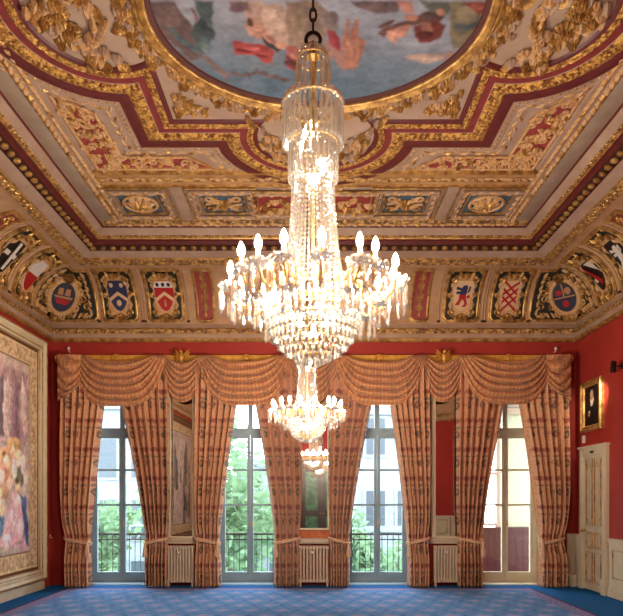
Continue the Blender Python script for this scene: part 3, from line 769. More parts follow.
panel(cove('right', YB-1.28), .30, GRN, HPN, 'cove panel with black and white shield crossed by a red bend above the portrait', ch_bend)
panel(cove('right', YB-2.12), .30, GRN, HPN, 'cove panel with black shield and white beast above the door', ch_beast)
for sd, u0, lb in (('back',-1.98,'narrow red cove panel with gold arabesque beside the red chevron shield'), ('back',1.93,'narrow red cove panel with gold arabesque beside the blue and red lion shield'),
                   ('left',YB-2.80,'narrow red cove panel with gold arabesque above the tapestry'), ('right',YB-2.80,'narrow red cove panel with gold arabesque on the portrait wall')):
    panel(cove(sd, u0), .15, PRED, 'arabesque_relief', lb, ch_arab, False, True)
# corner panels: two leaves of ground meeting in the corner, one oval cartouche bridging it
for s, w in ((-1,'tapestry'), (1,'portrait')):
    root = empty('coat_of_arms', (s*(XW-.1), YB-.1, COVE_Z+.05), 'corner cove panel with oval %s shield, nearest the %s' % ('ship' if s < 0 else 'quartered', w), 'wall panel', GRP)
    g = MB(); e = MB()
    for sd in ('back', 'left' if s < 0 else 'right'):
        def T(p, sd=sd, s=s):      # p0 = distance from the corner along the wall
            th = p[1]/COVE_R; c, q = math.cos(th), math.sin(th); d = COVE_R*(1-c)+p[2]*c; z = COVE_Z+COVE_R*q-p[2]*q
            return (s*(XW-p[0]), YB-d, z) if sd == 'back' else (s*(XW-d), YB-p[0], z)
        def dd(v): return COVE_R*(1-math.cos(v/COVE_R))
        g.T = T; e.T = T
        vs_ = [.06+1.0*i/16 for i in range(17)]
        g.loft([[(dd(v)+(.86-dd(v))*k/5, v, .006) for k in range(6)] for v in vs_], 0)
        e.rail([(.0,.06),(.45,.06),(.80,.06),(.86,.12)]+[(.86, v) for v in vs_[2:]]+[(dd(1.06)+.02, 1.07)], .026, 0, 6, .02)
        for k in range(6):
            v = .16+.14*k; e.scroll(.62+.06*(k % 2), v, .07, k, 1.1, 1 if k % 2 else -1, .016, 0, .02); e.leaf(.74, v, PI/2, .14, .06, .04, 1, .6)
        for k in range(5): e.leaf(.30+.1*k, .10, 1.2, .13, .06, .04, 1, -.7)
    g.build('ground', GRN, root, smooth=False); e.build('border', [GOLD, TAN], root)
    ax = Vector((s*-1, -1, 0)).normalized(); nrm = (ax*.80+Vector((0,0,-.60))).normalized(); upv = (ax*.60+Vector((0,0,.80))).normalized(); rt = upv.cross(nrm)
    cen = Vector((s*(XW-.34), YB-.34, 5.19))
    def TC(p, cen=cen, nrm=nrm, upv=upv, rt=rt): q = cen+rt*p[0]+upv*p[1]+nrm*p[2]; return (q.x, q.y, q.z)
    b = MB(TC); b.loft([[((.20+o)*math.cos(2*PI*i/28), (.27+o)*math.sin(2*PI*i/28), h) for i in range(28)] for o, h in ((.10,-.10),(.11,-.01),(.07,.03),(.02,.035),(0,.01))], 1, cu=True)
    for k in range(14):
        a = 2*PI*k/14; b.scroll(.30*math.cos(a), .37*math.sin(a), .06, a, 1.1, 1 if math.cos(a) > 0 else -1, .02, k % 2, .0)
        b.leaf(.27*math.cos(a+.2), .34*math.sin(a+.2), a+.9, .14, .07, .05, (k+1) % 2, .8)
    b.rosette(0, .36, .11, .09, 0, 7, .02); b.leaf(-.02,-.36,-PI/2-.4,.13,.10,.05,0,-.5); b.leaf(.02,-.36,-PI/2+.4,.13,.12,.06,0,.5)
    b.build('cartouche', [GOLD, TAN], root)
    b = MB(TC); b.plate([(.205*math.cos(2*PI*i/28), .275*math.sin(2*PI*i/28)) for i in range(28)], 0, .015, 0); sh = b.build('shield', CNAV, root, smooth=False)
    b = MB(TC)
    if s < 0:
        for x in (-.07,.06): b.plate([(x-.05,.04),(x+.05,.04),(x+.035,.17),(x-.045,.16)], .015, .022, 0)
        b.plate([(-.15,-.02),(.15,-.02),(.17,.02),(-.17,.02)], .015, .022, 0); b.plate([(-.14,-.04),(.14,-.04),(.09,-.13),(-.09,-.13)], .015, .02, 1)
    else:
        b.plate(blob(-.08,.10,.055), .015, .022, 1); b.plate(blob(.08,.11,.06,.07), .015, .022, 0); b.plate(blob(0,-.12,.06,.07), .015, .022, 1)
        b.plate([(-.19,-.01),(.19,-.01),(.19,.015),(-.19,.015)], .015, .021, 0); b.plate([(-.012,.02),(.012,.02),(.012,.26),(-.012,.26)], .015, .021, 0)
    b.build('charge', [CORN, RED], sh, smooth=False)
# ------------------------------------------------------------------ windows
def sc_(Y): return 650.0/Y
WIN = ['tall window nearest the tapestry','second tall window from the tapestry','tall window between middle and portrait-side mirror','tall window nearest the portrait and door']
for i, wx in enumerate(WX):
    root = empty('window_%d' % (i+1), (wx, YB+.40, 0)); struct(root)
    m = IVORY if i == 3 else WINP
    b = MB()
    b.box(wx-WH, wx-WH+.09, YB+.34, YB+.46, 0, WTOP, 0); b.box(wx+WH-.09, wx+WH, YB+.34, YB+.46, 0, WTOP, 0)
    b.box(wx-WH+.09, wx+WH-.09, YB+.34, YB+.46, WTOP-.10, WTOP, 0); b.box(wx-WH+.09, wx+WH-.09, YB+.34, YB+.46, 0, .05, 0)
    b.box(wx-WH+.09, wx+WH-.09, YB+.33, YB+.46, 2.80, 2.92, 0); b.box(wx-WH+.09, wx+WH-.09, YB+.325, YB+.34, 2.88, 2.91, 0)
    b.box(wx-.045, wx+.045, YB+.35, YB+.45, 2.92, WTOP-.10, 0)
    b.build('window_frame', m, root, smooth=False)
    for s in (-1, 1):
        a, c = (wx-WH+.09, wx-.004) if s < 0 else (wx+.004, wx+WH-.09)
        b = MB(); st = .055
        b.box(a, a+st, YB+.35, YB+.42, .05, 2.80); b.box(c-st, c, YB+.35, YB+.42, .05, 2.80)
        b.box(a+st, c-st, YB+.35, YB+.42, .05, .20); b.box(a+st, c-st, YB+.35, YB+.42, 2.73, 2.80)
        for z in (1.47, 2.13): b.box(a+st, c-st, YB+.355, YB+.415, z-.018, z+.018)
        b.build('casement', m, root, smooth=False)
    b = MB(); b.box(wx-WH+.09, wx+WH-.09, YB+.384, YB+.390, .05, 2.80); b.box(wx-WH+.09, wx+WH-.09, YB+.394, YB+.40, 2.92, WTOP-.10); b.build('glass', GLASS, root, smooth=False)
    b = MB()
    for s in (-1, 1):
        x0 = wx+s*WH; b.box(min(x0, x0-s*.012), max(x0, x0-s*.012), YB+.005, YB+.335, 0, WTOP)
        for z0, z1 in ((.15,1.0),(1.12,2.3),(2.42,3.5)): b.box(min(x0-s*.012, x0-s*.02), max(x0-s*.012, x0-s*.02), YB+.06, YB+.28, z0, z1)
    b.box(wx-WH+.012, wx+WH-.012, YB+.005, YB+.335, WTOP-.012, WTOP); b.box(wx-WH+.02, wx+WH-.02, YB-.0, YB+.34, 0, .012)
    b.build('reveal_lining', IVORY if i == 3 else WINP, root, smooth=False)
    b = MB(); b.tube([(wx+.03,YB+.335,1.1),(wx+.03,YB+.32,1.1)], .02, 8); b.tube([(wx+.03,YB+.32,1.06),(wx+.03,YB+.315,1.17)], .009, 6); b.build('handle', BRASS, root)

# ------------------------------------------------------------------ curtains
YCU = 11.74
def cx(px, Y=YCU): return (px-310)*Y/650+CAMX
def cz(py, Y=YCU): return CAMZ+(498-py)*Y/650
def curtain(outer, inner_top, inner_tie, outer_tie, inner_bot, outer_bot, label, seed):
    rr = random.Random(seed); XO, XI = cx(outer), cx(inner_top); TI, TO = cx(inner_tie), cx(outer_tie); BI, BO = cx(inner_bot), cx(outer_bot)
    zt = 3.95; zk = cz(540); n = 7; ph = [rr.uniform(-.5,.5) for _ in range(n+1)]
    sg = 1 if XI > XO else -1
    # the inner hem reads XI at the swag (z about 3.27)
    def inner(z):
        if z >= zk:
            t = (z-zk)/(3.27-zk); t = max(0, t)
            return TI+(XI-TI)*(t**1.25 if t <= 1 else 1+.55*(t-1))
        t = (zk-z)/zk; return TI+(BI-TI)*math.sin(min(1, t*1.6)*PI/2)
    def outer_(z):
        if z >= zk:
            t = min(1, (z-zk)/1.0); return TO+(XO-TO)*math.sin(t*PI/2)
        t = (zk-z)/zk; return TO+(BO-TO)*math.sin(min(1, t*1.6)*PI/2)
    def fn(s, t):
        z = zt*(1-t)+.012*t; o, i = outer_(z), inner(z); w = abs(i-o)
        q = n*s+ph[int(s*n) % n]*.12
        tie = math.exp(-((z-zk)/.22)**2)
        A = min(.11, .10*(1.2/max(.45, w+.35)))*(1-.4*tie)
        f = 2*abs(math.sin(PI*q))**.62-1
        y = YCU-.03-A*f+.015*math.sin(2*PI*(s*2.3+t*1.7+seed))-.05*math.sin(PI*s)*(1-tie)-.02*math.sin(PI*min(1, max(0,(zk-z)/zk)))
        x = o+(i-o)*s+.020*math.sin(2*PI*q+.6)*(1-tie)*sg
        return (x, y, z)
    b = MB(); b.grid(fn, 140, 70, 0, lambda s, t: (s*1.36+seed*.17, (1-t)*3.95))
    o = b.build('curtain', FAB); m = o.modifiers.new('thickness', 'SOLIDIFY'); m.thickness = .008; m.offset = 0
    tag(o, label, 'curtain', 'patterned window curtains')
    a0, a1 = min(TI, TO)-.02, max(TI, TO)+.02; xm = (a0+a1)/2; ra = (a1-a0)/2
    b = MB(); pts = [(xm+ra*math.cos(a), YCU-.03-.115*math.sin(a), zk+.05*sg*-math.cos(a)) for a in [2*PI*k/32 for k in range(32)]]
    b.tube(pts, .016, 8, 0, True); b.tube([(p[0], p[1]-.004, p[2]-.028) for p in pts], .011, 6, 0, True)
    tb = b.build('tieback', CORDM, o)
    b = MB(); xk = xm+sg*ra*.82; yk = YCU-.15
    b.lathe([(.006,.0),(.018,-.02),(.026,-.045),(.02,-.065),(.03,-.08),(.024,-.10),(.036,-.13),(.05,-.27),(.044,-.28)], 14, (xk, yk, zk-.02), 0)
    b.tube([(xk, yk, zk+.03),(xk, yk, zk-.03)], .01, 6); b.build('tassel', CORDM, tb)
    return o
CUR = [(61,104,91,66,92,67,'patterned curtain held back between the tapestry corner and nearest window'),
       (170.5,122,146,168,146,168,'patterned curtain held back between the tapestry-side window and its mirror'),
       (194,236,219.5,196,221,196,'patterned curtain held back between tapestry-side mirror and second window'),
       (302,256,275,299,274,299,'patterned curtain on the tapestry side of the middle mirror'),
       (328,371,349,329.5,349,330,'patterned curtain on the door side of the middle mirror'),
       (430,391,407,428,408,428,'patterned curtain held back between third window and portrait-side mirror'),
       (456,503,482,458,482,457,'patterned curtain held back between portrait-side mirror and last window'),
       (569,520,539,563,538,565,'patterned curtain held back between the last window and portrait corner')]
for k, c in enumerate(CUR): curtain(*c, seed=k+1)

# ------------------------------------------------------------------ swags and their pole
YP = 11.72
def zz(py): return CAMZ+(498-py)*11.6/650
def xx(px): return (px-310)*11.6/650+CAMX
def swag(pa, pb, ybot, p, label, seed, n=6, depth=.10, gath=.26, tail=False):
    xa, xb = xx(pa), xx(pb); zt = zz(357); sag = zt-zz(ybot); W = xb-xa; rr = random.Random(seed)
    ph = rr.uniform(-.1,.1)
    def fn(s, t):
        g = gath*(1-t)**1.2
        x = xa+g+(W-2*g)*s
        q = abs(2*s-1); e = p*(1-.35*(1-t))
        drop = (.12+(sag-.12)*t**.95)*(1-q**e)
        w_ = n*t+ph+.45*(s-.5)*math.sin(seed+3*t)+.12*math.sin(5*s+seed*2); w_ -= math.floor(w_); f = 2*(math.sin(PI*w_**.75))**.8-1
        env = (1-q**8)*(.45+.55*math.sin(PI*(.15+.7*t)))*(1 if t < .93 else (1-t)/.07)
        y = YP-.085-depth*(1-q**3)*math.sin(PI*(.2+.7*t))-.07*f*env-.02*(1-t)
        z = zt+.03-drop-.012*f*env
        x += .02*math.sin(9*t+seed)*q*q*(1-t)
        return (x, y, z)
    b = MB(); b.grid(fn, 48, 150, 0, lambda s, t: (s*W*1.15+seed*.21, t*1.25+seed*.13))
    o = b.build('valance_swag', FABS); m = o.modifiers.new('thickness', 'SOLIDIFY'); m.thickness = .008; m.offset = 0
    return tag(o, label, 'valance', 'swags of the window valance')
SW = [(70,166,408,4.2,'draped swag above the window nearest the tapestry',1), (196,292,407,4.2,'draped swag above the second window from the tapestry',2),
      (333,427,407,4.2,'draped swag above the third window, next to the portrait-side mirror',3), (459,556,406,4.2,'draped swag above the window nearest the portrait',4)]
for a in SW: swag(*a)
SW2 = [(157,206,403,2.6,'narrow draped swag above the tapestry-side mirror',5), (284,341,404,2.6,'narrow draped swag above the middle mirror, behind the chandeliers',6), (419,468,403,2.6,'narrow draped swag above the portrait-side mirror',7)]
YP = 11.80
for a in SW2: swag(*a, n=6, depth=.07, gath=.14)
YP = 11.66
def tail(pa, pb, side, label, seed):
    """end tail: folds falling from the pole end, stepping down towards the window"""
    xa, xb = xx(pa), xx(pb); zt = zz(356)
    def fn(s, t):
        # s across (0 outer edge), t down
        x = xa+(xb-xa)*(s*(1-.05*t)+.02*t)
        zb = zz(402)+(zz(384)-zz(402))*s**2 + .03*math.sin(PI*s)
        w_ = 4.5*t-.75*s; w_ -= math.floor(w_); f = 2*(math.sin(PI*w_**.75))**.8-1; env = math.sin(PI*(.06+.9*s))
        z = zt+.02+(zb-zt)*t-.17*env*math.sin(PI*t)-.02*f*env
        y = YP-.06-.06*env-.075*f*env
        return (x, y, z)
    b = MB(); b.grid(fn, 34, 120, 0, lambda s, t: (s*.5+seed, t*1.2))
    o = b.build('valance_tail', FABS); m = o.modifiers.new('thickness', 'SOLIDIFY'); m.thickness = .008; m.offset = 0
    return tag(o, label, 'valance')
tail(57.5, 82, 1, 'gathered valance tail at the pole end nearest the tapestry', 1)
tail(571, 546, -1, 'gathered valance tail at the pole end nearest the portrait', 2)
YPO = 11.82
pole = empty('curtain_pole', (0, YPO, zz(356)), 'long gilded curtain pole with rosettes across all four windows', 'curtain pole')
b = MB(); xl, xr = xx(56), xx(572); zp = zz(357)
b.box(xl, xr, YPO-.02, YPO+.05, zp-.055, zp+.055); b.box(xl, xr, YPO-.035, YPO+.05, zp+.055, zp+.075); b.box(xl, xr, YPO-.03, YPO+.05, zp-.07, zp-.055)
b.build('rail', GILT, pole, smooth=False)
for x in (xl, xr):
    b = MB(); b.T = lambda p, x=x: (x+p[0], YPO-.10-p[2], zp+p[1])
    b.lathe([(.075,-.12),(.085,-.02),(.08,.0),(.06,.02),(.045,.012),(.03,.03),(.004,.035)], 20); b.build('finial', GILT, pole)
for px in (113, 245.5, 380, 511.5):
    b = MB(); x = xx(px); b.T = lambda p, x=x: (x+p[0], YPO-.03-p[2], zp+.01+p[1])
    b.lathe([(.078,-.03),(.082,.02),(.065,.035),(.05,.02),(.042,.03),(.02,.055),(.004,.058)], 20); b.build('rosette', GILT, pole)
for px in (180, 445.5):
    b = MB(); x = xx(px); b.T = lambda p, x=x: (x+p[0], YPO-.06-p[2], zp+.03+p[1])
    # winged bird emblem with spread wings and tail
    for s in (-1,1):
        for k in range(5): b.leaf(s*.02, .03-.015*k, PI/2-s*(1.0+.28*k), .16-.012*k, .05, .06, 0, s*.5)
    b.ell((0,-.01,.05), (.05,.09,.05), 10, 6); b.ell((.0,.085,.08), (.032,.035,.035), 8, 5); b.ell((.02,.085,.11), (.012,.01,.02), 6, 4)
    for k in (-1,0,1): b.leaf(0, -.06, -PI/2+.35*k, .10, .05, .05, 0)
    b.build('bird_emblem', GILT, pole)
for px, w in ((69.5,'tapestry'), (555,'portrait')):
    b = MB(); x = (px-310)*11.9/650+CAMX; z = CAMZ+(498-350)*11.9/650
    b.tube([(x, YB, z-.03),(x, YB-.08, z-.03),(x, YB-.09, z)], .008, 6); b.ell((x, YB-.09, z+.02), (.026,.026,.03), 10, 7)
    tag(b.build('wall_sensor', PLAS), 'little white knob sensor on the wall over the pole end nearest the %s' % w, 'sensor')
for px, py, w in ((50.5,538,'tapestry'), (565.5,514,'portrait')):
    b = MB(); x = (px-310)*11.9/650+CAMX; z = CAMZ+(498-py)*11.9/650
    b.tube([(x, YB, z),(x, YB-.06, z),(x, YB-.085, z+.02),(x, YB-.08, z+.05)], .009, 6); b.lathe([(.03,0),(.03,.012),(.0,.014)], 12, (x, YB-.014, z)); b.ell((x, YB-.08, z+.055), (.016,.016,.016), 8, 6)
    tag(b.build('tieback_hook', BRASS), 'small brass tieback hook on the red wall in the corner nearest the %s' % w, 'hook')

# ------------------------------------------------------------------ mirrors, ledges and radiators between the windows
PIER = [(-2.41,'tapestry-side',.195,.88), (.0,'middle',.25,1.03), (2.415,'portrait-side',.20,.88)]
for x, w, hw, z0 in PIER:
    root = empty('pier_mirror', (x, YB-.10, z0), 'tall gilt-framed %s mirror between two curtains above a radiator' % w, 'mirror', rz=-.015)
    b = MB(); b.box(-hw, hw, .0, .012, .02, 2.75); b.build('glass', MIRR, root, smooth=False, local=True)
    b = MB()
    for q in ([(-hw-.035,0,0),(-hw-.035,0,2.80)], [(hw+.035,0,0),(hw+.035,0,2.80)]): b.box(q[0][0]-.035, q[0][0]+.035, -.03, .09, 0, 2.80)
    b.box(-hw, hw, -.03, .09, -.01, .022); b.box(-hw, hw, -.03, .09, 2.75, 2.80); b.build('frame', IVG, root, smooth=False, local=True)
    r2 = empty('mirror_ledge', (x, YB-.1, .78), '%s ledge under the %s mirror, over the radiator' % ('orange marble' if x == 0 else 'cream painted', w), 'ledge')
    b = MB()
    if x == 0:
        b.box(x-.34, x+.34, YB-.16, YB, .99, 1.012); b.box(x-.335, x+.335, YB-.15, YB, .87, .99); b.build('marble_top', MARB, r2, smooth=False)
        b = MB(); b.box(x-.33, x+.33, YB-.13, YB, .77, .868); b.box(x-.34, x+.34, YB-.15, YB, .79, .81); b.build('base', RADP, r2, smooth=False)
    else:
        b.box(x-.33, x+.33, YB-.14, YB, .83, .865); b.box(x-.31, x+.31, YB-.11, YB, .77, .83); b.build('board', RADP, r2, smooth=False)
    n = 9; rw = .48 if x else .54
    root = empty('radiator', (x, YB-.16, 0), 'cream column radiator under the %s mirror' % w, 'radiator', 'column radiators between the windows')
    pitch = rw/n
    for k in range(n):
        xc = x-rw/2+pitch*(k+.5); b = MB()
        for yy in (YB-.21, YB-.11): b.tube([(xc, yy, .10),(xc, yy, .70)], pitch*.36, 8)
        b.box(xc-pitch*.42, xc+pitch*.42, YB-.235, YB-.085, .68, .735); b.box(xc-pitch*.42, xc+pitch*.42, YB-.235, YB-.085, .08, .135)
        b.build('radiator_section', RADP, root)
    for s in (-1,1):
        b = MB(); b.box(x+s*rw*.45-.015, x+s*rw*.45+.015, YB-.23, YB-.09, .0, .09); b.build('foot', RADP, root, smooth=False)
    b = MB(); b.tube([(x-rw*.06, YB-.235, .62),(x-rw*.06, YB-.26, .62)], .022, 10); b.ell((x-rw*.06, YB-.265, .62), (.025,.012,.025), 10, 6); b.build('thermostat_valve', PLAS, root)

# ------------------------------------------------------------------ tapestries on the left wall
TX = -XW+.07
def tapx(px, py):
    Y = 650*(-TX+CAMX)/(310.0-px); return (Y, CAMZ+(498-py)*Y/650)
def tapestry(y0, y1, label, real):
    z0, z1 = .17, 4.36; root = empty('framed_tapestry', (TX, (y0+y1)/2, z0), label, 'tapestry')
    b = MB(); fw = .20
    def frm(o, x): return [(x, y0+o, z0+o*1.0), (x, y1-o, z0+o*1.0), (x, y1-o, z1-o), (x, y0+o, z1-o)]
    rows_ = [frm(o, x) for o, x in ((0,-XW),(0,-XW+.09),(.03,-XW+.115),(.06,-XW+.10),(.075,-XW+.085),(.12,-XW+.095),(.15,-XW+.075),(.18,-XW+.07),(.20,-XW+.045),(.20,-XW+.02))]
    b.loft(rows_, 0, cu=True); b.build('frame', IVG if real else BROWNF, root, smooth=False)
    b = MB()
    for o, x in ((.03,-XW+.117),(.145,-XW+.088),(.195,-XW+.06)):
        f = frm(o, x); b.tube(f, .010, 6, 0, True)
    b.build('gilt_beading', GOLD, root)
    b = MB(); ya, yb, za, zb = y0+.19, y1-.19, z0+.19, z1-.19; nu, nv = (330, 240) if real else (150, 110)
    b.grid(lambda s, t: (-XW+.035, ya+(yb-ya)*s, za+(zb-za)*t), nu, nv)
    P = np.array([(p[1], p[2]) for p in b.v]); bw = .36
    n = vnoise(P, 3, 21)*.5+vnoise(P, 9, 22)*.5
    G = np.array(lin((200,178,170)))*(1-n[:,None])+np.array(lin((166,148,144)))*n[:,None]
    pp = []
    if real:
        pp += [([(-3,360),(31,378),(31,440),(24,452),(-3,440)], (178,148,150),(150,124,130)), ([(6,372),(14,376),(12,440),(4,440)], (206,184,178)), ([(16,378),(20,379),(22,440),(14,445)], (142,112,122)), ([(22,382),(27,384),(30,430),(26,440)], (196,170,166)),
               ([(0,362),(31,375),(29,384),(20,392),(10,385),(3,374)], (140,112,118),(170,142,144)), ([(1,374),(5,377),(6,436),(0,436)], (120,104,112)),
               ([(10,436),(22,440),(24,452),(18,462),(8,460)], (196,164,120),(176,136,96)), ([(0,450),(10,446),(14,470),(10,500),(0,500)], (214,178,140),(190,150,120)),
               ([(14,446),(24,452),(28,470),(22,488),(14,478)], (224,206,196),(200,176,160)), ([(12,452),(17,450),(18,458),(13,460)], (214,170,140)), ([(18,470),(22,464),(26,480),(20,492)], (96,108,92)),
               ([(16,492),(22,496),(27,520),(30,548),(26,552),(14,548),(4,556),(1,548),(8,524),(12,504)], (216,176,178),(196,150,156)), ([(17,482),(22,482),(23,493),(17,494)], (220,180,150)),
               ([(21,492),(26,498),(30,524),(31,545),(27,540),(25,515)], (62,78,112),(84,104,140)), ([(-3,512),(2,508),(6,520),(5,536),(0,540),(-3,538)], (86,112,150),(110,136,166)),
               ([(-3,500),(4,500),(8,512),(4,518),(-3,512)], (212,190,160)), ([(-3,548),(31,550),(31,556),(-3,560)], (176,160,146),(150,140,132)), ([(2,470),(8,468),(10,480),(4,486)], (196,120,110)), ([(24,470),(30,476),(31,494),(26,488)], (206,188,174))]
        def tb(cx, cy, a, c, col, c2=None): return ([(cx+a*math.cos(2*PI*k/8), cy+c*math.sin(2*PI*k/8)) for k in range(8)], col, c2 or col)
        pp += [tb(20,456,2.6,4,(230,196,170)), tb(25,462,2.4,5,(236,216,204)), tb(9,462,3,5,(236,206,180)), tb(4,478,4,8,(232,212,200),(206,176,160)), tb(16,470,3,6,(238,222,210)), tb(12,484,3,7,(226,190,170)), tb(20,500,2.4,5,(236,196,196)), tb(16,520,4,10,(232,200,200),(206,166,172)),
               tb(22,530,3,12,(226,186,192)), tb(10,540,4,7,(230,206,206)), tb(24,478,2,4,(120,96,84)), tb(19,481,2,3.5,(96,72,66)), tb(7,455,2,3,(120,84,66)), tb(28,484,2,8,(222,206,190)), tb(2,494,3,5,(228,196,170)), tb(27,505,1.6,10,(80,98,132)), tb(1,526,3,7,(110,138,168)),
               tb(10,400,2.4,26,(190,166,166)), tb(25,402,2,24,(206,184,178)), tb(18,404,1.4,26,(126,100,112)), tb(4,400,1.4,26,(110,94,104)), tb(14,444,5,4,(206,170,120),(180,140,96))]
    conv = tapx if real else (lambda a, c: (a, c))
    rr = random.Random(11 if real else 12)
    other = []
    yl = tapx(0, 498)[0] if real else yb-bw
    for k in range(30):
        cy, cz_ = rr.uniform(ya+bw, yl-.15), rr.uniform(.9, 3.2); r = rr.uniform(.15,.4)
        pal = [(216,184,164),(170,140,140),(120,136,160),(206,170,170),(160,150,124),(224,208,190),(110,104,110),(190,152,112)]
        if not real: pal = [(118,106,98),(98,90,86),(138,124,114),(86,84,84),(150,134,122)]
        other.append(([(cy+dx*r*.7, cz_+dz*r*1.5) for dx, dz in ((-1,-1),(.6,-1.1),(.9,.1),(.4,1),(-.3,1.1),(-.9,.3))], rr.choice(pal), rr.choice(pal)))
    C = artwork(P, G, other, lambda a, c: (a, c), (5, .12), .06)
    C = artwork(P, C, pp, conv, (7, .07), .05)
    for sc2, sd, am in ((11, 71, .5), (24, 72, .45)):
        tint = np.stack([vnoise(P, sc2, sd+k*3) for k in range(3)], 1)-.5; C = np.clip(C*(1+am*(tint*.22+tint.mean(1, keepdims=True)*1.3)), 0, 1)
    # woven border of scrolling leaves
    dB = np.minimum(np.minimum(P[:,0]-ya, yb-P[:,0]), np.minimum(P[:,1]-za, zb-P[:,1]))
    mB = np.clip((bw-dB)/.015, 0, 1)[:,None]; n1 = vnoise(P, 26, 31); n2 = vnoise(P, 13, 32)
    B = np.array(lin((176,148,112)))*np.ones((len(P),3)); q = np.clip((n1-.42)*6, 0, 1)[:,None]; B = B*(1-q)+np.array(lin((204,180,146)))*q
    q = np.clip((n2-.62)*8, 0, 1)[:,None]*.35; B = B*(1-q)+np.array(lin((130,88,68)))*q
    for e0, e1, cc in ((0,.05,(96,62,44)),(.07,.085,(216,194,150)),(bw-.05,bw-.03,(206,182,140)),(bw-.03,bw-.0,(128,98,76))):
        q = ((dB >= e0) & (dB < e1))[:,None]; B = np.where(q, np.array(lin(cc)), B)
    C = C*(1-mB)+B*mB
    C = np.clip(C*(1.45 if real else .95), 0, 1); b.col = np.concatenate([C, np.ones((len(C),1))], 1); b.build('weaving', TAPC, root, smooth=False)
tapestry(6.2, 11.48, 'ivory-framed tapestry of robed figures beside the nearest window corner', True)
tapestry(-.45, 5.2, 'brownish framed tapestry, seen only in the tapestry-side mirror', False)

# ------------------------------------------------------------------ door, dado, portrait on the right wall
root = empty('door_1', (XW, 11.15, 0)); struct(root)
ya, yb, ht = 10.62, 11.66, 2.47
b = MB()
for y0, y1 in ((ya, ya+.13), (yb-.13, yb)):
    b.box(XW-.06, XW, y0, y1, 0, ht); b.box(XW-.075, XW-.06, y0+.02, y1-.05, .2, ht-.04)
    b.box(XW-.085, XW, y0-.012, y1+.012, 0, .26)
b.box(XW-.06, XW, ya+.13, yb-.13, ht-.14, ht); b.box(XW-.085, XW, ya-.03, yb+.03, ht, ht+.035)
b.build('door_frame', IVORY, root, smooth=False)
b = MB(); da, db = ya+.13, yb-.13; b.box(XW-.03, XW, da, db, .01, ht-.14); leafo = b.build('door_leaf', IVORY, root, smooth=False)
xm = (da+db)/2; TD = lambda p: (XW-.03-p[2], p[0], p[1])
for k, (u0, u1, v0, v1) in enumerate(((da+.09, xm-.035, 1.12, 2.28), (xm+.035, db-.09, 1.12, 2.28), (da+.09, xm-.035, .74, 1.0), (xm+.035, db-.09, .74, 1.0), (da+.09, xm-.035, .14, .66), (xm+.035, db-.09, .14, .66))):
    b = MB(TD); b.rail([(u0,v0),(u1,v0),(u1,v1),(u0,v1)], .011, 0, 6, .0, True); b.rail([(u0+.03,v0+.03),(u1-.03,v0+.03),(u1-.03,v1-.03),(u0+.03,v1-.03)], .006, 0, 6, .002, True)
    b.plate([(u0+.045,v0+.045),(u1-.045,v0+.045),(u1-.045,v1-.045),(u0+.045,v1-.045)], 0, .006, 1)
    if k < 2:
        uc = (u0+u1)/2
        for s in (-1,1):
            b.rail([(uc,v1-.05),(uc+s*.05,v1-.11),(uc+s*.10,v1-.24)], .007, 0, 6, .006); b.rail([(uc,v0+.05),(uc+s*.06,v0+.09),(uc+s*.10,v0+.16)], .006, 0, 6, .006)
        b.dome(uc, v1-.14, .02, .012, 0, 8)
    b.build('door_panel', [GOLD, IVORY], leafo, smooth=False)
b = MB(); kz = 1.03; b.T = lambda p: (XW-.03-p[2], db-.05+p[0], kz+p[1])
b.lathe([(.028,0),(.028,.008),(.012,.012),(.012,.035),(.028,.045),(.03,.058),(.02,.07),(.002,.073)], 16); b.build('knob', BRASS, leafo)
b = MB(TD); b.plate([(xm-.07,ht-.10),(xm+.07,ht-.10),(xm+.07,ht-.06),(xm-.07,ht-.06)], .03, .036); b.build('plate', DARK, root, smooth=False)
b = MB()
def dado(b, sx, y0, y1, n):
    X = lambda q: sx*(XW-q); bx = lambda a, c, *r, **k: b.box(min(X(a),X(c)), max(X(a),X(c)), *r, **k)
    bx(0, .02, y0, y1, .18, .90); bx(0, .05, y0, y1, .90, .945); bx(0, .035, y0, y1, .87, .90)
    w = (y1-y0)/n
    for k in range(n):
        a, c = y0+w*k+.10, y0+w*(k+1)-.10
        for q0, q1, z0, z1 in ((a,a+.035,.27,.80),(c-.035,c,.27,.80),(a+.035,c-.035,.27,.305),(a+.035,c-.035,.765,.80)): bx(.02, .04, q0, q1, z0, z1)
        for q0, q1, z0, z1 in ((a+.04,a+.052,.31,.76),(c-.052,c-.04,.31,.76),(a+.052,c-.052,.31,.322),(a+.052,c-.052,.748,.76)): bx(.02, .03, q0, q1, z0, z1, mi=1)
        bx(.02, .026, a+.10, c-.10, .37, .70)
dado(b, 1, YF, ya-.03, 9); struct(b.build('trim_6', [IVORY, GOLD], smooth=False))
b = MB(); b.box(XW-.03, XW, YF, ya-.03, 0, .18); b.box(XW-.045, XW, YF, ya-.03, 0, .12); struct(b.build('baseboard_right', IVORY, smooth=False))
b = MB(); b.box(-XW, -XW+.055, YF, 11.50, 0, .13); b.box(-XW, -XW+.04, YF, 11.50, .13, .17); struct(b.build('baseboard_left', IVORY, smooth=False))
b = MB(); b.box(XW-.19, XW, YB-.05, YB, 0, .16); b.box(XW-.17, XW, YB-.03, YB, .16, .93); b.box(XW-.19, XW, YB-.05, YB, .90, .945)
b.box(XW-.14, XW-.135, YB-.035, YB-.03, .26, .82); b.box(XW-.03, XW, yb+.012, YB-.05, 0, .9); b.box(XW-.05, XW, yb+.012, YB-.05, .9, .945)
struct(b.build('trim_7', IVORY, smooth=False))
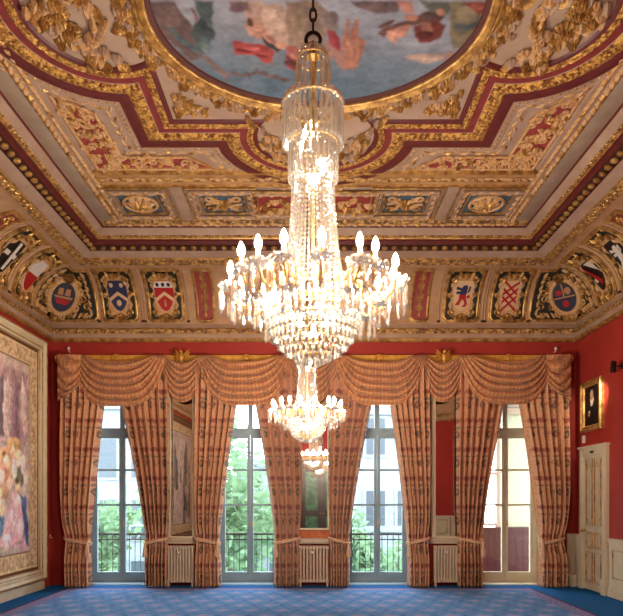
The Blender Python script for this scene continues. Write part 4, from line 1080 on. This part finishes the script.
b = MB(); b.box(XW-.19, XW-.086, YB-.24, YB-.06, 0, .20); b.box(XW-.195, XW-.081, YB-.245, YB-.055, .20, .215); tag(b.build('floor_box', IVORY, smooth=False), 'small cream box on the floor in the corner beside the door', 'box')
# front wall (seen in the mirrors)
b = MB()
for x0, x1 in ((-XW, -.95), (.95, XW-.05)):
    b.box(x0, x1, YF, YF+.02, .18, .90); b.box(x0, x1, YF, YF+.05, .90, .945); b.box(x0, x1, YF, YF+.03, 0, .18)
    n = 4; w = (x1-x0)/n
    for k in range(n):
        a, c = x0+w*k+.1, x0+w*(k+1)-.1
        for q0, q1, z0, z1 in ((a,a+.03,.27,.80),(c-.03,c,.27,.80),(a+.03,c-.03,.27,.30),(a+.03,c-.03,.77,.80)): b.box(q0, q1, YF+.02, YF+.035, z0, z1, 1)
struct(b.build('trim_8', [IVORY, GOLD], smooth=False))
root = empty('door_2', (0, YF, 0)); struct(root)
b = MB(); b.box(-.95, -.76, YF, YF+.06, 0, 2.95); b.box(.76, .95, YF, YF+.06, 0, 2.95); b.box(-.76, .76, YF, YF+.06, 2.78, 2.95); b.build('door_frame', MAHO, root, smooth=False)
for s in (-1,1):
    a, c = (.004, .76) if s > 0 else (-.76, -.004)
    b = MB(); b.box(a, c, YF, YF+.03, .01, 2.78); L_ = b.build('door_leaf', MAHO, root, smooth=False)
    for z0, z1 in ((.25,.95),(1.10,2.62)):
        b = MB(); b.box(a+.15, c-.15, YF+.03, YF+.042, z0+.04, z1-.04); b.build('door_panel', DOORG, L_, smooth=False)
    b = MB(); b.ell((s*.06, YF+.06, 1.03), (.025,.03,.025), 10, 6); b.build('knob', BRASS, L_)
b = MB(); b.box(3.72, 3.98, YF+.036, YF+.05, .25, .78, 0)
for k in range(2):
    for j in range(5): b.box(3.745+k*.115, 3.84+k*.115, YF+.05, YF+.055, .28+j*.1, .35+j*.1, 1)
tag(b.build('wall_vent', [IVORY, IRON], smooth=False), 'white slotted vent grille on the dado, seen in the portrait-side mirror', 'vent')

def portrait(y0, y1, z0, z1, label, fig):
    root = empty('framed_portrait', (XW, (y0+y1)/2, z0), label, 'picture')
    def frm(o, d): return [(XW-d, y0+o, z0+o), (XW-d, y1-o, z0+o), (XW-d, y1-o, z1-o), (XW-d, y0+o, z1-o)]
    b = MB(); b.loft([frm(o, d) for o, d in ((0,.0),(0,.05),(.015,.075),(.035,.07),(.05,.05),(.075,.06),(.095,.045),(.105,.025),(.105,.015))], 0, cu=True); b.build('frame', GOLD, root, smooth=False)
    b = MB(); a, c, e, f = y0+.10, y1-.10, z0+.10, z1-.10
    b.grid(lambda s, t: (XW-.018, a+(c-a)*s, e+(f-e)*t), 70, 80)
    P = np.array([((p[1]-a)/(c-a), (p[2]-e)/(f-e)) for p in b.v]); P = np.stack([1-P[:,0], P[:,1]], 1)   # 0 at the viewer's left
    n = vnoise(P, 4, 41)[:,None]; G = np.array(lin((44,28,22)))*(1-n)+np.array(lin((30,20,18)))*n
    C = artwork(P, G, fig, lambda x, y: (x, y), (9, .02), .03)
    b.col = np.concatenate([C, np.ones((len(C),1))], 1); b.build('canvas', PAINT, root, smooth=False)
FIG = [([(.12,0),(.14,.35),(.28,.50),(.42,.56),(.60,.56),(.78,.46),(.88,.2),(.90,0)], (22,16,16),(34,24,22)), ([(.34,.68),(.36,.60),(.42,.54),(.52,.54),(.58,.62),(.56,.70)], (226,206,180)), ([(.36,.52),(.44,.48),(.54,.52),(.52,.60),(.40,.60)], (232,216,196)),
       ([(.38,.66),(.37,.78),(.41,.84),(.48,.84),(.53,.78),(.52,.68),(.45,.63)], (212,160,124),(190,130,100)), ([(.34,.70),(.35,.82),(.42,.89),(.50,.89),(.55,.82),(.55,.72),(.52,.80),(.46,.84),(.39,.81),(.37,.74)], (190,176,158),(140,120,104)),
       ([(.40,.775),(.43,.775),(.43,.765),(.40,.765)], (60,36,30)), ([(.47,.775),(.50,.775),(.50,.765),(.47,.765)], (60,36,30)), ([(.445,.76),(.455,.76),(.46,.73),(.44,.73)], (226,176,140)), ([(.42,.705),(.48,.705),(.47,.695),(.43,.695)], (160,80,70)),
       ([(.22,.30),(.30,.34),(.36,.32),(.33,.24),(.24,.22)], (200,140,110),(170,110,90)), ([(.24,.36),(.33,.38),(.36,.34),(.28,.32)], (220,206,190))]
portrait(10.80, 11.62, 2.76, 3.64, 'gilt-framed dark portrait of a person in white collar above the door', FIG)
portrait(1.4, 2.5, 2.55, 3.75, 'gilt-framed dark portrait on the red wall, seen only in the portrait-side mirror', FIG)
b = MB(); b.box(XW-.03, XW, 11.54, 11.62, 2.58, 2.71); b.box(XW-.034, XW-.03, 11.56, 11.60, 2.60, 2.64); tag(b.build('wall_box', PLAS, smooth=False), 'small white plastic box on the wall between portrait and door', 'sensor')
root = empty('wall_spotlight', (XW, 10.2, 3.66), 'dark wall spotlight at the frame edge past the portrait', 'lamp')
b = MB(); b.T = lambda p: (XW-p[2], 10.16+p[0], 3.66+p[1]); b.lathe([(.045,0),(.045,.02),(.02,.025)], 16); b.build('wall_plate', DARK, root)
b = MB(); b.tube([(XW-.02,10.16,3.66),(XW-.14,10.16,3.67)], .012, 8); b.build('arm', DARK, root)
b = MB(); b.tube([(XW-.16,10.12,3.72),(XW-.13,10.20,3.62),(XW-.12,10.22,3.59)], [.04,.045,.05], 12); b.build('lamp_head', DARK, root)
ld = bpy.data.lights.new('spot_beam', 'SPOT'); ld.energy = 45; ld.color = (1,.82,.6); ld.spot_size = math.radians(70); ld.spot_blend = .8; ld.shadow_soft_size = .03
lo_ = bpy.data.objects.new('spot_beam', ld); COL.objects.link(lo_); lo_.location = (XW-.26, 10.45, 3.50); lo_.rotation_euler = (Vector((XW, 11.2, 3.15))-Vector(lo_.location)).to_track_quat('-Z','Y').to_euler()

# ------------------------------------------------------------------ carpet
x0, x1, y0, y1 = -4.36, 3.84, YF+.4, 11.50
root = empty('carpet', ((x0+x1)/2, (y0+y1)/2, 0), 'large blue patterned carpet with lilac border and maroon line, filling the floor', 'carpet')
b = MB(); b.box(x0, x1, y0, y1, .0, .006); b.build('edge_line', CLINE, root, smooth=False)
b = MB(); b.box(x0+.04, x1-.04, y0+.04, y1-.04, .0, .008); b.build('border', CBORD, root, smooth=False)
b = MB(); b.box(x0+.26, x1-.26, y0+.26, y1-.26, .0, .010); b.build('field', CARP, root, smooth=False)
# ------------------------------------------------------------------ chandeliers
def zl(py): return (498-py)/206.3+CAMZ-2.28      # heights on the near chandelier, from its tip
def make_chandelier(loc):
    root = empty('crystal_chandelier', loc, None, 'chandelier', 'crystal chandeliers down the middle of the room')
    def part(b, name, m, par=root): return b.build(name, m, par, local=True)
    # chain up to the ceiling
    b = MB(); zr = zl(40); zc = ZC-2.28
    b.tube([(.035*math.cos(a), 0, zr+.035*math.sin(a)) for a in [2*PI*k/16 for k in range(16)]], .010, 8, 0, True)
    z = zr+.035; k = 0
    while z < zc-.18:
        if k % 5 == 4: b.tube([(0,0,z-.01),(0,0,z+.16)], .009, 6); b.ell((0,0,z+.075), (.018,.018,.02)); z += .15
        else:
            f = (lambda a, q: (q,0,a)) if k % 2 else (lambda a, q: (0,q,a))
            b.tube([f(z+.03+.035*math.sin(a), .015*math.cos(a)) for a in [2*PI*j/12 for j in range(12)]], .006, 6, 0, True); z += .055
        k += 1
    b.tube([(0,0,z-.02),(0,0,zc-.06)], .008, 6); part(b, 'chain', DARK)
    b = MB(); b.lathe([(.02,-.10),(.04,-.08),(.065,-.035),(.075,-.015),(.075,-.002)], 20, (0,0,zc)); part(b, 'ceiling_rose', GOLD)
    b = MB(); b.tube([(0,0,zr-.03),(0,0,zl(300))], .008, 8); b.lathe([(.01,.0),(.035,.02),(.02,.05),(.03,.07),(.008,.10)], 12, (0,0,zl(62))); part(b, 'stem', GOLD)
    # prisms
    def prism_mesh(L, r):
        b = MB(); b.lathe([(.002,0),(r*.7,-.004),(r*.7,-.012),(.002,-.016)], 6); b.lathe([(.002,-.016),(r*.8,-.026),(r,-.05),(r*.95,-L+.03),(r*1.15,-L+.012),(.002,-L)], 6)
        return b
    def ringz(r, z, t, name, m=GOLD, n=32):
        b = MB(); b.tube([(r*math.cos(2*PI*k/n), r*math.sin(2*PI*k/n), z) for k in range(n)], t, 6, 0, True); return part(b, name, m)
    def hang(proto_name, n, r, z, L, pr, par, off=0.0, keep=None):
        first = None; made = []
        for k in range(n):
            a = 2*PI*(k+off)/n; mw = Matrix.Translation((r*math.cos(a), r*math.sin(a), z)) @ Matrix.Rotation(a, 4, 'Z')
            if first is None:
                first = prism_mesh(L, pr).build(proto_name, CRYS, par, local=True, smooth=False); first.matrix_local = mw
            else: inst(first, par, mw)
    crown = ringz(.078, zl(60), .004, 'crown_ring')
    b = MB()
    for k in range(14):
        a = 2*PI*k/14; x, y = .07*math.cos(a), .07*math.sin(a)
        b.ell((x, y, zl(57)), (.012,.012,.012), 6, 4); b.ell((x*.8, y*.8, zl(52)), (.010,.010,.012), 6, 4); b.ell((x*.45, y*.45, zl(48)), (.009,.009,.012), 6, 4)
        b.tube([(x, y, zl(58)), (x*.8, y*.8, zl(51)), (x*.3, y*.3, zl(46))], .003, 4)
    part(b, 'crown_beads', CRYS)
    hang('crown_prism', 18, .078, zl(60), .195, .0075, crown)
    c2 = ringz(.142, zl(105), .004, 'collar_ring')
    b = MB()
    for k in range(30):
        a = 2*PI*k/30; x, y = .144*math.cos(a), .144*math.sin(a); b.ell((x, y, zl(104.5)), (.012,.012,.014), 6, 4); b.ell((x*.96, y*.96, zl(100.5)), (.010,.010,.013), 6, 4); b.ell((x*.84, y*.84, zl(98)), (.008,.008,.010), 6, 4)
        b.tube([(x, y, zl(105)), (x*.55, y*.55, zl(99))], .003, 4)
    part(b, 'collar_beads', CRYS)
    hang('collar_prism', 34, .142, zl(106), .20, .0085, c2)
    c3 = ringz(.116, zl(144), .0035, 'inner_ring')
    hang('inner_prism', 28, .116, zl(144), .185, .008, c3)
    # bead tent
    ns = 36; z0, z1 = zl(150), zl(284)
    b = MB(); nb = 30
    for i in range(nb):
        t = i/(nb-1); r = .094+.014*t+.040*t**3.2; b.ell((r, 0, z0+(z1-z0)*t), (.0085,.0085,.0105), 5, 3)
    st = b.build('bead_strand', CRYT, root, local=True, smooth=False)
    for k in range(1, ns): inst(st, root, Matrix.Rotation(2*PI*k/ns, 4, 'Z'))
    # hub ring and bowl
    b = MB(); b.lathe([(.140,.0),(.155,.006),(.15,.02),(.142,.026),(.14,.02)], 36, (0,0,zl(287)), 0, False)
    part(b, 'hub_ring', GOLD)
    b = MB()
    for k in range(30):
        a = 2*PI*k/30
        for i in range(6): b.ell(((.155+.07*i/5)*math.cos(a), (.155+.07*i/5)*math.sin(a), zl(287)-.02-.06*(i/5)**.8), (.009,.009,.009), 5, 3)
    part(b, 'shoulder_beads', CRYS)
    tiers = [(.228,294,46,.112),(.226,314,46,.060),(.215,322,44,.060),(.196,331,40,.058),(.168,339,34,.056),(.132,346,28,.052),(.088,351.5,18,.046),(.045,355,10,.035)]
    hidden = None; nvis = 0; cnt = [0]
    allp = []
    for r, py, n, L in tiers:
        for k in range(n): allp.append((r, zl(py), 2*PI*(k+.5*(py > 320))/n, L))
    front = set(sorted(range(len(allp)), key=lambda i: math.sin(allp[i][2])*allp[i][0])[:100])    # those turned to the middle of the room
    rings = {}
    for r, py, n, L in tiers: rings[round(zl(py),4)] = ringz(r, zl(py), .005, 'bowl_ring', GOLD, 36)
    protos = {}; rest = MB()
    for i, (r, z, a, L) in enumerate(allp):
        mw = Matrix.Translation((r*math.cos(a), r*math.sin(a), z)) @ Matrix.Rotation(a, 4, 'Z')
        if i in front:
            if L not in protos:
                protos[L] = prism_mesh(L, .0078).build('bowl_prism', CRYB, root, local=True, smooth=False); protos[L].matrix_local = mw
            else: inst(protos[L], root, mw)
        else:
            q = prism_mesh(L, .0078); rest.add([tuple(mw @ Vector(p)) for p in q.v], q.f)
    tag(rest.build('bowl_prism', CRYB, root, local=True, smooth=False), kind='stuff')
    b = MB(); b.ell((0,0,.012), (.02,.02,.018), 8, 6); b.lathe([(.012,.02),(.045,.04),(.04,.06)], 12); part(b, 'bottom_finial', CRYS)
    # lamps inside the crystal; the lowest ones are added to brighten the bowl
    bb = MB(); bb.lathe([(.004,0),(.011,.008),(.013,.02),(.009,.038),(.002,.05)], 6)
    inner = [(.05,.0,zl(172)),(-.04,.03,zl(135)),(.0,-.05,zl(190)),(.09,.05,zl(280)),(-.09,.05,zl(280)),(.0,-.10,zl(279)),(.10,-.02,zl(322)),(-.10,.0,zl(322)),(.02,-.13,zl(320)),(0,-.03,zl(340)),(.06,-.10,zl(332)),(-.06,-.10,zl(332)),(.0,.10,zl(330))]
    f0 = bb.build('inner_bulb', BULBI, root, local=True); f0.location = inner[0]
    for p in inner[1:]: inst(f0, root, Matrix.Translation(p))
    # arms
    angs = [-90,-54,-37,-18.5,5,30,43,75,97,122,147,172,-165,-140,-115]
    R, zb = .40, 2.685-2.28
    def arm(first, a, low):
        b = MB(); pts = []
        for r, z in ((.15,zb-.075),(.19,zb-.04),(.235,zb-.06),(.27,zb-.13),(.325,zb-.16),(.375,zb-.125),(R,zb-.075)): pts.append((0, -r, z))
        b.tube(pts, [.007,.009,.008,.008,.008,.009,.008], 7); b.scroll_pts = None
        b.tube([(0,-.26,zb-.12),(0,-.30,zb-.08),(0,-.335,zb-.075),(0,-.34,zb-.10)], .005, 6)
        o = b.build('candle_arm', GOLD, root, local=True)
        b = MB(); b.lathe([(.010,-.016),(.030,-.012),(.050,.0),(.056,.012),(.050,.008),(.02,.0)], 14, (0,-R,zb-.072)); b.lathe([(.012,.0),(.02,.012),(.028,.03),(.024,.03)], 10, (0,-R,zb-.066))
        for k in range(9): b.ell((.054*math.cos(2*PI*k/9), -R+.054*math.sin(2*PI*k/9), zb-.058), (.011,.011,.011), 6, 4)
        b.build('drip_pan', CRYS, o, local=True)
        b = MB(); b.tube([(0,-R,zb-.062),(0,-R,zb)], .010, 8); b.build('candle_sleeve', GOLD, o, local=True)
        b = MB(); b.lathe([(.005,0),(.014,.01),(.0165,.025),(.011,.045),(.002,.062)], 6, (0,-R,zb)); b.build('bulb', BULB, o, local=True)
        pp = None
        for k in range(6):
            q = 2*PI*(k+.3)/6; mw = Matrix.Translation((.052*math.cos(q), -R+.052*math.sin(q), zb-.07))
            if pp is None: pp = prism_mesh(.125, .0085).build('pendant_prism', CRYS, o, local=True, smooth=False); pp.matrix_local = mw
            else: inst(pp, o, mw)
        if low:
            b = MB(); b.lathe([(.008,-.01),(.03,-.006),(.042,.006),(.02,.0)], 12, (0,-.325,zb-.17))
            for k in range(7): b.ell((.042*math.cos(2*PI*k/7), -.325+.042*math.sin(2*PI*k/7), zb-.16), (.009,.009,.009), 6, 4)
            b.build('lower_pan', CRYS, o, local=True); pp = None
            for k in range(5):
                q = 2*PI*(k+.3)/5; mw = Matrix.Translation((.04*math.cos(q), -.325+.04*math.sin(q), zb-.17))
                if pp is None: pp = prism_mesh(.105, .0085).build('lower_prism', CRYS, o, local=True, smooth=False); pp.matrix_local = mw
                else: inst(pp, o, mw)
        return o
    A0 = arm(True, 0, False); A1 = arm(True, 0, True); used = [False, False]
    for i, dg_ in enumerate(angs):
        rz = math.radians(dg_); low = i % 2
        src = A1 if low else A0
        if not used[low]: o = src; used[low] = True
        else: o = copy_tree(src, root)
        o.rotation_euler = (0,0,rz)
    return root
CH = make_chandelier((-.055, 3.15, 2.28)); CH['label'] = 'big lit crystal chandelier on a dark chain, nearest the viewer'
C2 = copy_tree(CH); C2.location = (-.105, 7.66, 2.28); C2.rotation_euler = (0,0,math.radians(8)); C2['label'] = 'smaller-looking lit crystal chandelier hanging beyond and below the big one, before the middle mirror'

# ------------------------------------------------------------------ outside the windows
b = MB(); b.box(-7, 3.0, YB+WT+.02, YB+1.35, -.28, -.02); struct(b.build('balcony_floor', SLAB, smooth=False))
b = MB(); b.box(-60, 60, YB+WT+.02, 120, -4.6, -4.4); struct(b.build('ground_outside', leafmat('lawn', (96,120,84), (120,140,100)), smooth=False))
Yr = 12.98
for i, wx in enumerate(WX[:3]):
    xa, xb = (wx-1.2, wx+1.2); w = ('window nearest the tapestry','second window from the tapestry','third window from the tapestry')[i]
    root = empty('balcony_railing', (wx, Yr, -.02), 'black iron balcony railing outside the '+w, 'railing', 'iron balcony railings')
    b = MB(); b.box(xa, xb, Yr-.025, Yr+.025, .86, .90); b.box(xa, xb, Yr-.012, Yr+.012, .76, .785); b.box(xa, xb, Yr-.012, Yr+.012, .06, .085); b.build('rail', IRON, root, smooth=False)
    n = 22; f = None
    for k in range(n):
        x = xa+.03+(xb-xa-.06)*k/(n-1); r = .016 if k in (0, n-1) else .008
        if f is None or r > .01:
            b = MB(); b.tube([(0,0,-.02),(0,0,.86)], r, 6); b.ell((0,0,.82), (.014,.014,.014), 6, 4); o = b.build('baluster', IRON, root, local=True); o.location = (x-wx, 0, .02)
            if r < .01: f = o
        else: inst(f, root, Matrix.Translation((x-wx, 0, .02)))
def tree(x, y, top, R, label, seed, nleaf=2600, base=-4.4):
    rr = random.Random(seed); root = empty('leafy_tree', (x, y, base), label, 'tree', 'trees beyond the balcony')
    b = MB(); b.tube([(x,y,base),(x+.1,y,base+2),(x,y+.1,top-R*.9)], [.22,.17,.10], 8)
    cl = []
    for k in range(9):
        a = rr.uniform(0,6.28); q = (x+R*.7*math.cos(a)*rr.uniform(.4,1), y+R*.5*math.sin(a), top-R*rr.uniform(.25,1.5)); cl.append((q, R*rr.uniform(.35,.6)))
        b.tube([(x,y,top-R*1.5),((x+q[0])/2,(y+q[1])/2,(top-R*1.4+q[2])/2),q], [.08,.05,.02], 5)
    b.build('trunk', BARK, root)
    b = MB(); vs = []; fs = []
    for k in range(nleaf):
        q, r = cl[k % 9]; d = Vector((rr.gauss(0,1), rr.gauss(0,1), rr.gauss(0,1))).normalized()*r*rr.uniform(.55,1.05); p = Vector(q)+d
        u = Vector((rr.gauss(0,1), rr.gauss(0,1), rr.gauss(0,.6))).normalized(); w = u.cross(Vector((rr.gauss(0,1), rr.gauss(0,1), rr.gauss(0,1)))).normalized(); L = rr.uniform(.13,.24)
        n = len(vs); vs += [p-u*L, p+w*L*.45, p+u*L, p-w*L*.45]; fs.append((n,n+1,n+2,n+3))
    b.add([tuple(v) for v in vs], fs); tag(b.build('foliage', LEAF, root, smooth=False, recalc=False), kind='stuff')
tree(-7.4, 19.5, 1.6, 2.3, 'green tree outside the window nearest the tapestry', 1)
tree(-9.6, 27, 1.5, 2.4, 'green tree behind the first tree outside the window nearest the tapestry', 2)
tree(-2.6, 20.0, 3.7, 2.7, 'tall green tree filling the second window from the tapestry', 3, 3600)
tree(-.3, 26.0, 2.6, 2.4, 'green tree behind the tall tree in the second window', 4)
tree(1.2, 17.5, .45, 1.5, 'low green tree outside the third window, tapestry side of its centre bar', 5)
tree(3.9, 20.5, .45, 1.7, 'low green tree outside the third window, portrait side of its centre bar', 6)
def house(x0, x1, y0, z1, cols, rows_, label, colm, zr=1.9, zb=-3.4):
    root = empty('pale_building', ((x0+x1)/2, y0, -4.4), label, 'building')
    b = MB(); b.box(x0, x1, y0, y0+6, -4.4, z1); b.box(x0-.15, x1+.15, y0-.2, y0+6.2, z1-.35, z1); b.box(x0-.08, x1+.08, y0-.1, y0, 0.2, .45); b.build('wall', colm, root, smooth=False)
    w = (x1-x0)/cols
    for i in range(cols):
        for j in range(rows_):
            xc = x0+w*(i+.5); z = zb+j*3.0
            if z+zr > z1-.5: continue
            b = MB(); hw = min(.55, w*.3); b.box(xc-hw-.12, xc+hw+.12, y0-.06, y0, z-.12, z+zr+.12); fr = b.build('window', FARM, root, smooth=False)
            b = MB(); b.box(xc-hw, xc+hw, y0-.07, y0-.06, z, z+zr); b.build('pane', WINDK, fr, smooth=False)
house(-16.5, -7.4, 32, 6.3, 5, 4, 'pale building across the garden behind the window nearest the tapestry', FARM)
house(-4.6, -1.2, 40, 4.0, 2, 3, 'far pale building behind the trees of the second window', FARM)
house(2.0, 4.6, 27, 5.4, 2, 3, 'pale house with dark windows seen through the third window', FARM, 1.5, -2.6)
house(5.0, 9.0, 34, 3.2, 4, 3, 'lower pale house behind the third window, portrait side', FARM, 1.6, -2.2)
# enclosed balcony beyond the last window
root = empty('enclosed_balcony', (4.6, YB+1.6, -.05), 'boarded balcony bay with pale blinds and red floor outside the last window', 'balcony')
b = MB(); b.box(3.02, 6.0, YB+WT+.02, YB+2.2, -.25, -.03); b.build('floor_slab', RFLR, root, smooth=False)
b = MB(); b.box(3.02, 6.0, YB+2.1, YB+2.2, -.03, .92)
for k in range(20): b.box(3.03+k*.15, 3.04+k*.15, YB+2.09, YB+2.1, -.03, .88)
b.box(3.02, 6.0, YB+2.06, YB+2.2, .92, .97); b.build('parapet', RBRN, root, smooth=False)
b = MB(); b.box(3.02, 6.0, YB+WT+.02, YB+2.2, 3.56, 3.70); b.box(5.9, 6.0, YB+WT+.02, YB+2.06, -.03, 3.56); b.build('roof', STONE, root, smooth=False)  # roof out of view, added to keep sky light off the boarding
b = MB(); b.box(4.02, 6.0, YB+2.13, YB+2.15, .97, 3.4); b.build('blind', BLIND, root, smooth=False)
b = MB(); b.box(3.96, 4.02, YB+2.08, YB+2.2, .97, 3.5); b.box(3.02, 6.0, YB+2.08, YB+2.2, 3.4, 3.55); b.box(3.05, 3.12, YB+2.08, YB+2.2, .97, 3.4); b.box(3.12, 3.96, YB+2.1, YB+2.18, 1.0, 1.06); b.box(3.12, 3.96, YB+2.1, YB+2.18, 2.1, 2.16)
b.build('window_frame', IVORY, root, smooth=False)

# ------------------------------------------------------------------ light
w = bpy.data.worlds.new('overcast_sky'); sc.world = w; w.use_nodes = True
bg = w.node_tree.nodes['Background']; bg.inputs[0].default_value = (.86,.93,1.0,1); bg.inputs[1].default_value = 13.0

# ------------------------------------------------------------------ camera
cd = bpy.data.cameras.new('camera'); cam = bpy.data.objects.new('camera', cd); COL.objects.link(cam)
cam.location = (CAMX, 0, CAMZ); cam.rotation_euler = (PI/2, 0, 0)
cd.sensor_width = 36.0; cd.sensor_fit = 'HORIZONTAL'; cd.lens = 650.0/623.0*36.0
cd.shift_x = 1.5/623.0; cd.shift_y = (498-308)/623.0; cd.clip_start = .05; cd.clip_end = 300
sc.camera = cam
sc.view_settings.view_transform = 'Standard'; sc.view_settings.look = 'None'; sc.view_settings.gamma = 1.0; sc.view_settings.exposure = 0.0
sc.view_settings.use_curve_mapping = False
cy = sc.cycles; cy.max_bounces = 8; cy.diffuse_bounces = 4; cy.glossy_bounces = 4; cy.transparent_max_bounces = 24; cy.transmission_bounces = 4
cy.sample_clamp_indirect = 4.0; cy.use_denoising = True; cy.caustics_reflective = False; cy.caustics_refractive = False
